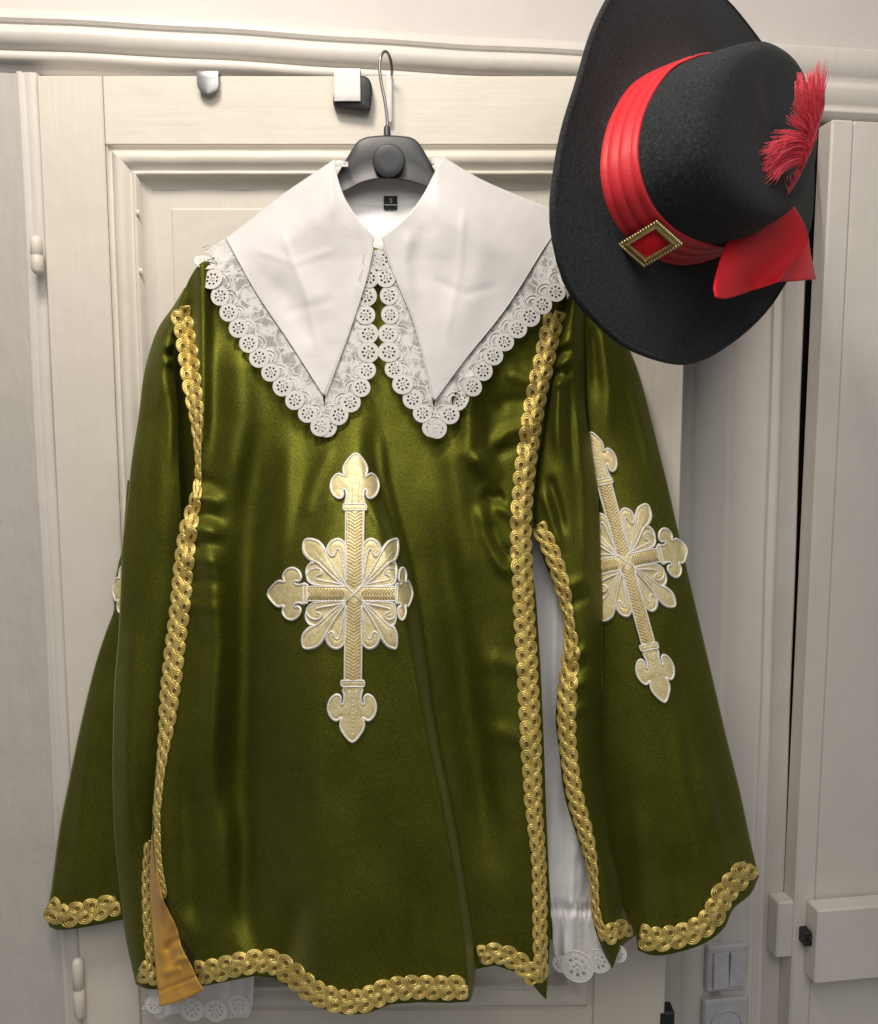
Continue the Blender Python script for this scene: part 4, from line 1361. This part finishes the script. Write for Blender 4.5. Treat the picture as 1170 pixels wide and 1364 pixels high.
# ================================================================== HAT
AX, AL = R(50), R(9)
HN = np.array([math.sin(AX) * math.cos(AL), -math.cos(AX) * math.cos(AL), math.sin(AL)])
HE1 = np.array([math.cos(AX), math.sin(AX), 0.0])
HE2 = np.cross(HN, HE1); HE2 /= np.linalg.norm(HE2)
if HE2[2] < 0: HE2 = -HE2
HC = at(905, 222, 0.215)
def hat_local(u, v, off=0.0):
    p = plane_hit(np.asarray(u, float), np.asarray(v, float), HC + HN * off, HN) - HC
    return p @ HE1, p @ HE2
def HP(x, y, z):
    x = np.asarray(x, float); y = np.asarray(y, float); z = np.asarray(z, float)
    return HC + x[..., None] * HE1 + y[..., None] * HE2 + z[..., None] * HN
hat = empty('hat', HC)
tag(hat, 'wide black felt hat with red satin band, buckle and red feather', 'hat')
HINV = Matrix.Translation(-hat.location)
def hown(o, p=None):
    if p is None:
        o.parent = hat; o.matrix_parent_inverse = HINV
    else:
        o.parent = p
    return o

def make_hat():
    rim = [(785, 50), (766, 115), (749, 173), (739, 231), (735, 285), (743, 338), (760, 385), (789, 419), (835, 458), (897, 480), (935, 477), (974, 454), (1012, 419), (1039, 381), (1064, 335), (1077, 295), (1081, 240), (1079, 195), (1071, 158), (1054, 115), (1028, 78), (997, 35), (968, 0), (925, -34), (880, -48), (840, -34), (810, 0)]
    n = 120
    Rm = resample(np.vstack([catmull(rim, 8, True), catmull(rim, 8, True)[:1]]), n + 1)[:-1]
    rx, ry = hat_local(Rm[:, 0], Rm[:, 1])
    base = [(897, 88), (840, 110), (805, 160), (791, 215), (794, 260), (809, 300), (836, 331), (870, 351), (905, 358), (940, 350), (966, 330), (988, 290), (997, 240), (993, 180), (970, 122), (935, 94)]
    Bs = resample(np.vstack([catmull(base, 8, True), catmull(base, 8, True)[:1]]), n + 1)[:-1]
    bx, by = hat_local(Bs[:, 0], Bs[:, 1])
    cx, cy = bx.mean(), by.mean()
    # order both loops by angle about the crown centre
    ang = np.linspace(-np.pi, np.pi, n, endpoint=False)
    def polar(x, y):
        a = np.arctan2(y - cy, x - cx); r = np.hypot(x - cx, y - cy)
        o = np.argsort(a)
        return np.interp(ang, np.r_[a[o] - 2 * np.pi, a[o], a[o] + 2 * np.pi], np.r_[r[o], r[o], r[o]])
    rr = polar(rx, ry); rb = polar(bx, by) - 0.003
    ca, sa = np.cos(ang), np.sin(ang)
    rows = []
    for k in np.linspace(0, 1, 26):
        r = rb * (1 - k) + rr * k
        z = 0.006 * (1 - k) ** 6 + 0.003 * k * k * np.cos(2 * ang + 0.6) + 0.001 * np.sin(np.pi * k)
        rows.append(HP(cx + r * ca, cy + r * sa, z))
    mb = MB(); mb.grid(np.array(rows), True)
    o = mb.build('brim', M['felt']); recalc(o); solidify(o, 0.0035, 0); hown(o)
    mb = MB(); mb.tube(rows[-1], 0.0030, 8, True)
    hown(mb.build('brim_binding', M['felt']))
    # crown
    prof = [(0.0, 1.0), (0.012, 0.99), (0.028, 0.968), (0.044, 0.94), (0.058, 0.915), (0.072, 0.888), (0.083, 0.86), (0.0900, 0.825), (0.0945, 0.765), (0.0960, 0.68), (0.0962, 0.55), (0.0955, 0.38), (0.0948, 0.2), (0.0945, 0.0005)]
    P = catmull(prof, 4)
    rows = []
    for z, k in P:
        zz = z + 0.004 * np.cos(ang * 2 + 0.5) * (1 - k) * k + 0.0012 * np.sin(ang * 3 + 1) * k * z / 0.09
        rows.append(HP(cx + rb * k * ca - z * 0.07, cy + rb * k * sa + z * 0.06, np.full(n, 1.0) * zz + 0.002))
    mb = MB(); mb.grid(np.array(rows), True)
    o = mb.build('crown', M['felt']); recalc(o); hown(o)
    # satin band: pleated
    rows = []
    for s in np.linspace(0, 1, 34):
        z = 0.004 + 0.039 * s + 0.0025 * np.sin(ang * 3 + 1) * s
        pleat = 0.0013 * np.abs(np.sin(np.pi * (s * 3.6 + 0.35 * np.sin(ang * 2 + 0.7) + 0.2 * np.sin(ang * 5)))) ** 0.6
        r = rb * np.interp(0.004 + 0.039 * s, [p[0] for p in prof[:6]], [p[1] for p in prof[:6]]) + 0.0018 + pleat - 0.002 * (s < 0.02) - 0.002 * (s > 0.98)
        rows.append(HP(cx + r * ca - z * 0.07, cy + r * sa + z * 0.06, z))
    mb = MB(); mb.grid(np.array(rows), True)
    band = mb.build('satin_band', M['red_satin']); recalc(band); solidify(band, 0.001, -1); hown(band)
    # buckle
    lx, ly = hat_local(np.array([848.0]), np.array([338.0]))
    a0 = math.atan2(ly[0] - cy, lx[0] - cx)
    r0 = float(np.interp(a0, ang, rb)) + 0.006
    outw = HE1 * math.cos(a0) + HE2 * math.sin(a0)
    tang = -HE1 * math.sin(a0) + HE2 * math.cos(a0)
    # true tangent of the oval
    d = 0.03
    q0 = HE1 * (float(np.interp(a0 - d, ang, rb)) * math.cos(a0 - d)) + HE2 * (float(np.interp(a0 - d, ang, rb)) * math.sin(a0 - d))
    q1 = HE1 * (float(np.interp(a0 + d, ang, rb)) * math.cos(a0 + d)) + HE2 * (float(np.interp(a0 + d, ang, rb)) * math.sin(a0 + d))
    tang = (q1 - q0) / np.linalg.norm(q1 - q0)
    axn = HN + 0.0 * tang
    outw = np.cross(tang, axn)
    if outw @ (HE1 * math.cos(a0) + HE2 * math.sin(a0)) < 0: outw = -outw
    c = HC + HE1 * (cx + r0 * math.cos(a0)) + HE2 * (cy + r0 * math.sin(a0)) + HN * 0.026 + outw * 0.004
    c = at(866, 324, -float(c[1]) + 0.016)
    vd = CAM - c; vd /= np.linalg.norm(vd)
    nb = outw * 0.45 + vd * 0.75; nb /= np.linalg.norm(nb)
    cq = plane_hit(np.array([826.0, 874, 908, 857]), np.array([326.0, 295, 325, 353]), c, nb)
    axn = (cq[1] - cq[0] + cq[2] - cq[3]) / 4
    tang = (cq[2] - cq[1] + cq[3] - cq[0]) / 4
    outw = nb
    B = lambda s, t, o_: c + axn * s + tang * t + outw * o_
    bk = empty('buckle', (0, 0, 0)); hown(bk)
    bk.matrix_parent_inverse = HINV
    def ring(k0, k1, h):
        mb = MB()
        cor = [(-1, -1), (1, -1), (1, 1), (-1, 1)]
        rows = []
        for k, o_ in ((k0, -0.001), (k0, h), ((k0 + k1) / 2, h + 0.0012), (k1, h), (k1, -0.001)):
            rows.append([B(s * k, t * k, o_) for s, t in cor])
        mb.grid(np.array(rows), True)
        return mb
    o = ring(0.92, 0.66, 0.0022).build('buckle_frame', M['brass'], None, False); recalc(o); hown(o, bk)
    o = ring(0.80, 0.74, 0.0040).build('buckle_rib', M['brass'], None, False); recalc(o); hown(o, bk)
    mb = MB()
    G = np.array([[B(a_, b_, -0.0005 + 0.0022 * (1 - a_ * a_ / 0.46) * (1 - b_ * b_ / 0.46)) for a_ in np.linspace(-0.68, 0.68, 9)] for b_ in np.linspace(-0.68, 0.68, 9)])
    mb.grid(G)
    o = mb.build('buckle_centre', M['red_ribbon']); hown(o, bk)
    # beads
    per = []
    for (s0, t0), (s1, t1) in (((-1, -1), (1, -1)), ((1, -1), (1, 1)), ((1, 1), (-1, 1)), ((-1, 1), (-1, -1))):
        m_ = 14
        for i in range(m_):
            k = i / m_
            per.append((s0 + (s1 - s0) * k, t0 + (t1 - t0) * k))
    th = np.linspace(0, np.pi, 6); ph = np.linspace(0, 2 * np.pi, 9)[:-1]
    SV = np.array([[(math.sin(a) * math.cos(b), math.sin(a) * math.sin(b), math.cos(a)) for b in ph] for a in th])
    me = None
    for s, t in per:
        p = B(s, t, 0.0018)
        if me is None:
            mb = MB(); mb.grid(SV * 0.00185, True)
            ob = mb.build('bead', M['brass']); me = ob.data
        else:
            ob = bpy.data.objects.new('bead', me); COL.objects.link(ob)
        ob.location = p; ob.parent = bk
    # ribbon tails behind the crown
    def rib(name, L, Rr, T, Bt, off, amp, ph_, mat):
        G = coons(curve(L, 30), curve(Rr, 30), curve(T, 30), curve(Bt, 30))
        s = np.linspace(0, 1, 30)[None, :]; t_ = np.linspace(0, 1, 30)[:, None]
        o_ = off + amp * np.sin(s * 5 + ph_ + t_ * 1.5) * t_ + 0.012 * t_
        r = rays(G[..., 0], G[..., 1])
        tt = ((HC - CAM) @ HN + o_) / (r @ HN)
        mb = MB(); mb.grid(CAM + r * tt[..., None])
        o = mb.build(name, mat); solidify(o, 0.0008, 0)
        return hown(o)
    rib('ribbon_tail', [(968, 322), (958, 350), (951, 380), (953, 396)], [(1052, 270), (1072, 300), (1076, 320), (1060, 346), (1038, 375)], [(968, 322), (1005, 298), (1052, 270)], [(953, 396), (968, 398), (1000, 388), (1038, 375)], 0.052, 0.011, 0.5, M['red_ribbon'])
    rib('ribbon_tail', [(1040, 282), (1046, 310), (1042, 345), (1024, 372)], [(1056, 272), (1074, 304), (1080, 338), (1087, 372)], [(1040, 282), (1048, 276), (1056, 272)], [(1024, 372), (1045, 375), (1087, 372)], 0.030, 0.007, 2.0, M['red_satin'])
    # feather
    fe = empty('feather', (0, 0, 0)); hown(fe); fe.matrix_parent_inverse = HINV
    Q = catmull([(1032, 286), (1046, 262), (1061, 238), (1072, 212), (1082, 188), (1092, 162), (1098, 140), (1099, 128)], 8)
    hq = np.interp(np.linspace(0, 1, len(Q)), [0, 0.3, 0.6, 1], [0.235, 0.275, 0.300, 0.30])
    QP = at(Q[:, 0], Q[:, 1], hq)
    mb = MB(); mb.tube(QP, np.linspace(0.0022, 0.0005, len(Q)), 6)
    hown(mb.build('quill', M['feather']), fe)
    mb = MB()
    r_ = random.Random(3)
    def barb(u0, v0, h0, pts, w):
        P = catmull([(u0, v0)] + pts, 5)
        n_ = len(P)
        h = h0 + np.linspace(0, 1, n_) * r_.uniform(0.0, 0.03)
        mb.tube(at(P[:, 0], P[:, 1], h), np.linspace(w, 0.00018, n_), 4)
    def qpos(k):
        x = k * (len(Q) - 1); i = int(x); f = x - i; i2 = min(i + 1, len(Q) - 1)
        return Q[i] * (1 - f) + Q[i2] * f, float(hq[i] * (1 - f) + hq[i2] * f)
    # left sweep: from drooping down-left tuft to upright tuft
    for i in range(520):
        k = r_.random()
        q, h = qpos(0.40 + 0.30 * k + r_.uniform(-0.02, 0.02))
        ang_ = lerp(R(207), R(84), 0.5 + 0.5 * math.copysign(abs(2 * k - 1) ** 0.5, 2 * k - 1)) + r_.gauss(0, 0.06)
        # reach of the plume for each direction
        deg = math.degrees(ang_)
        reach = float(np.interp(deg, [80, 90, 98, 110, 128, 150, 170, 185, 205], [80, 82, 78, 58, 46, 46, 54, 66, 62])) * r_.uniform(0.6, 1.08)
        dx, dy = math.cos(ang_), -math.sin(ang_)
        cxn = r_.uniform(0.10, 0.22)
        # barbs leave along the quill and bend outwards
        p1 = (q[0] + dx * reach * 0.35 + 3 * (1 - k), q[1] + dy * reach * 0.35 - 6)
        p2 = (q[0] + dx * reach * 0.72, q[1] + dy * reach * 0.72 - 3)
        p3 = (q[0] + dx * reach, q[1] + dy * reach + (7 if deg > 150 else 0) * r_.random())
        barb(q[0], q[1], h, [p1, p2, p3], r_.uniform(0.0003, 0.00055))
    for i in range(170):
        q, h = qpos(r_.uniform(0.50, 0.72))
        lo_ = i % 2
        tx = (r_.gauss(1065, 2.6) if lo_ else r_.gauss(1080, 2.4)); ty = r_.uniform(95, 118)
        barb(q[0], q[1], h, [(q[0] * 0.55 + tx * 0.45 + (2 if lo_ else 4), q[1] * 0.62 + ty * 0.38), (tx + 1.5, ty + 28), (tx, ty)], r_.uniform(0.0003, 0.0006))
    for i in range(60):
        k = r_.random()
        q, h = qpos(0.55 + 0.42 * k)
        L_ = 34 * (1 - k * 0.6) * r_.uniform(0.6, 1.1)
        barb(q[0], q[1], h, [(q[0] - 1, q[1] - L_ * 0.4), (q[0] + r_.uniform(-6, 3), q[1] - L_)], r_.uniform(0.0005, 0.0008))
    for i in range(70):
        k = r_.random()
        q, h = qpos(0.02 + 0.5 * k)
        L_ = r_.uniform(12, 26)
        s_ = r_.choice((-1, 1))
        barb(q[0], q[1], h, [(q[0] + 3 * s_ + 3, q[1] - L_ * 0.5), (q[0] + 6.5 * s_ + 8 * L_ / 26, q[1] - L_)], r_.uniform(0.0006, 0.001))
    o = hown(mb.build('barbs', M['feather']), fe)
    o['kind'] = 'stuff'
def lerp(a, b, k): return a + (b - a) * k
make_hat()
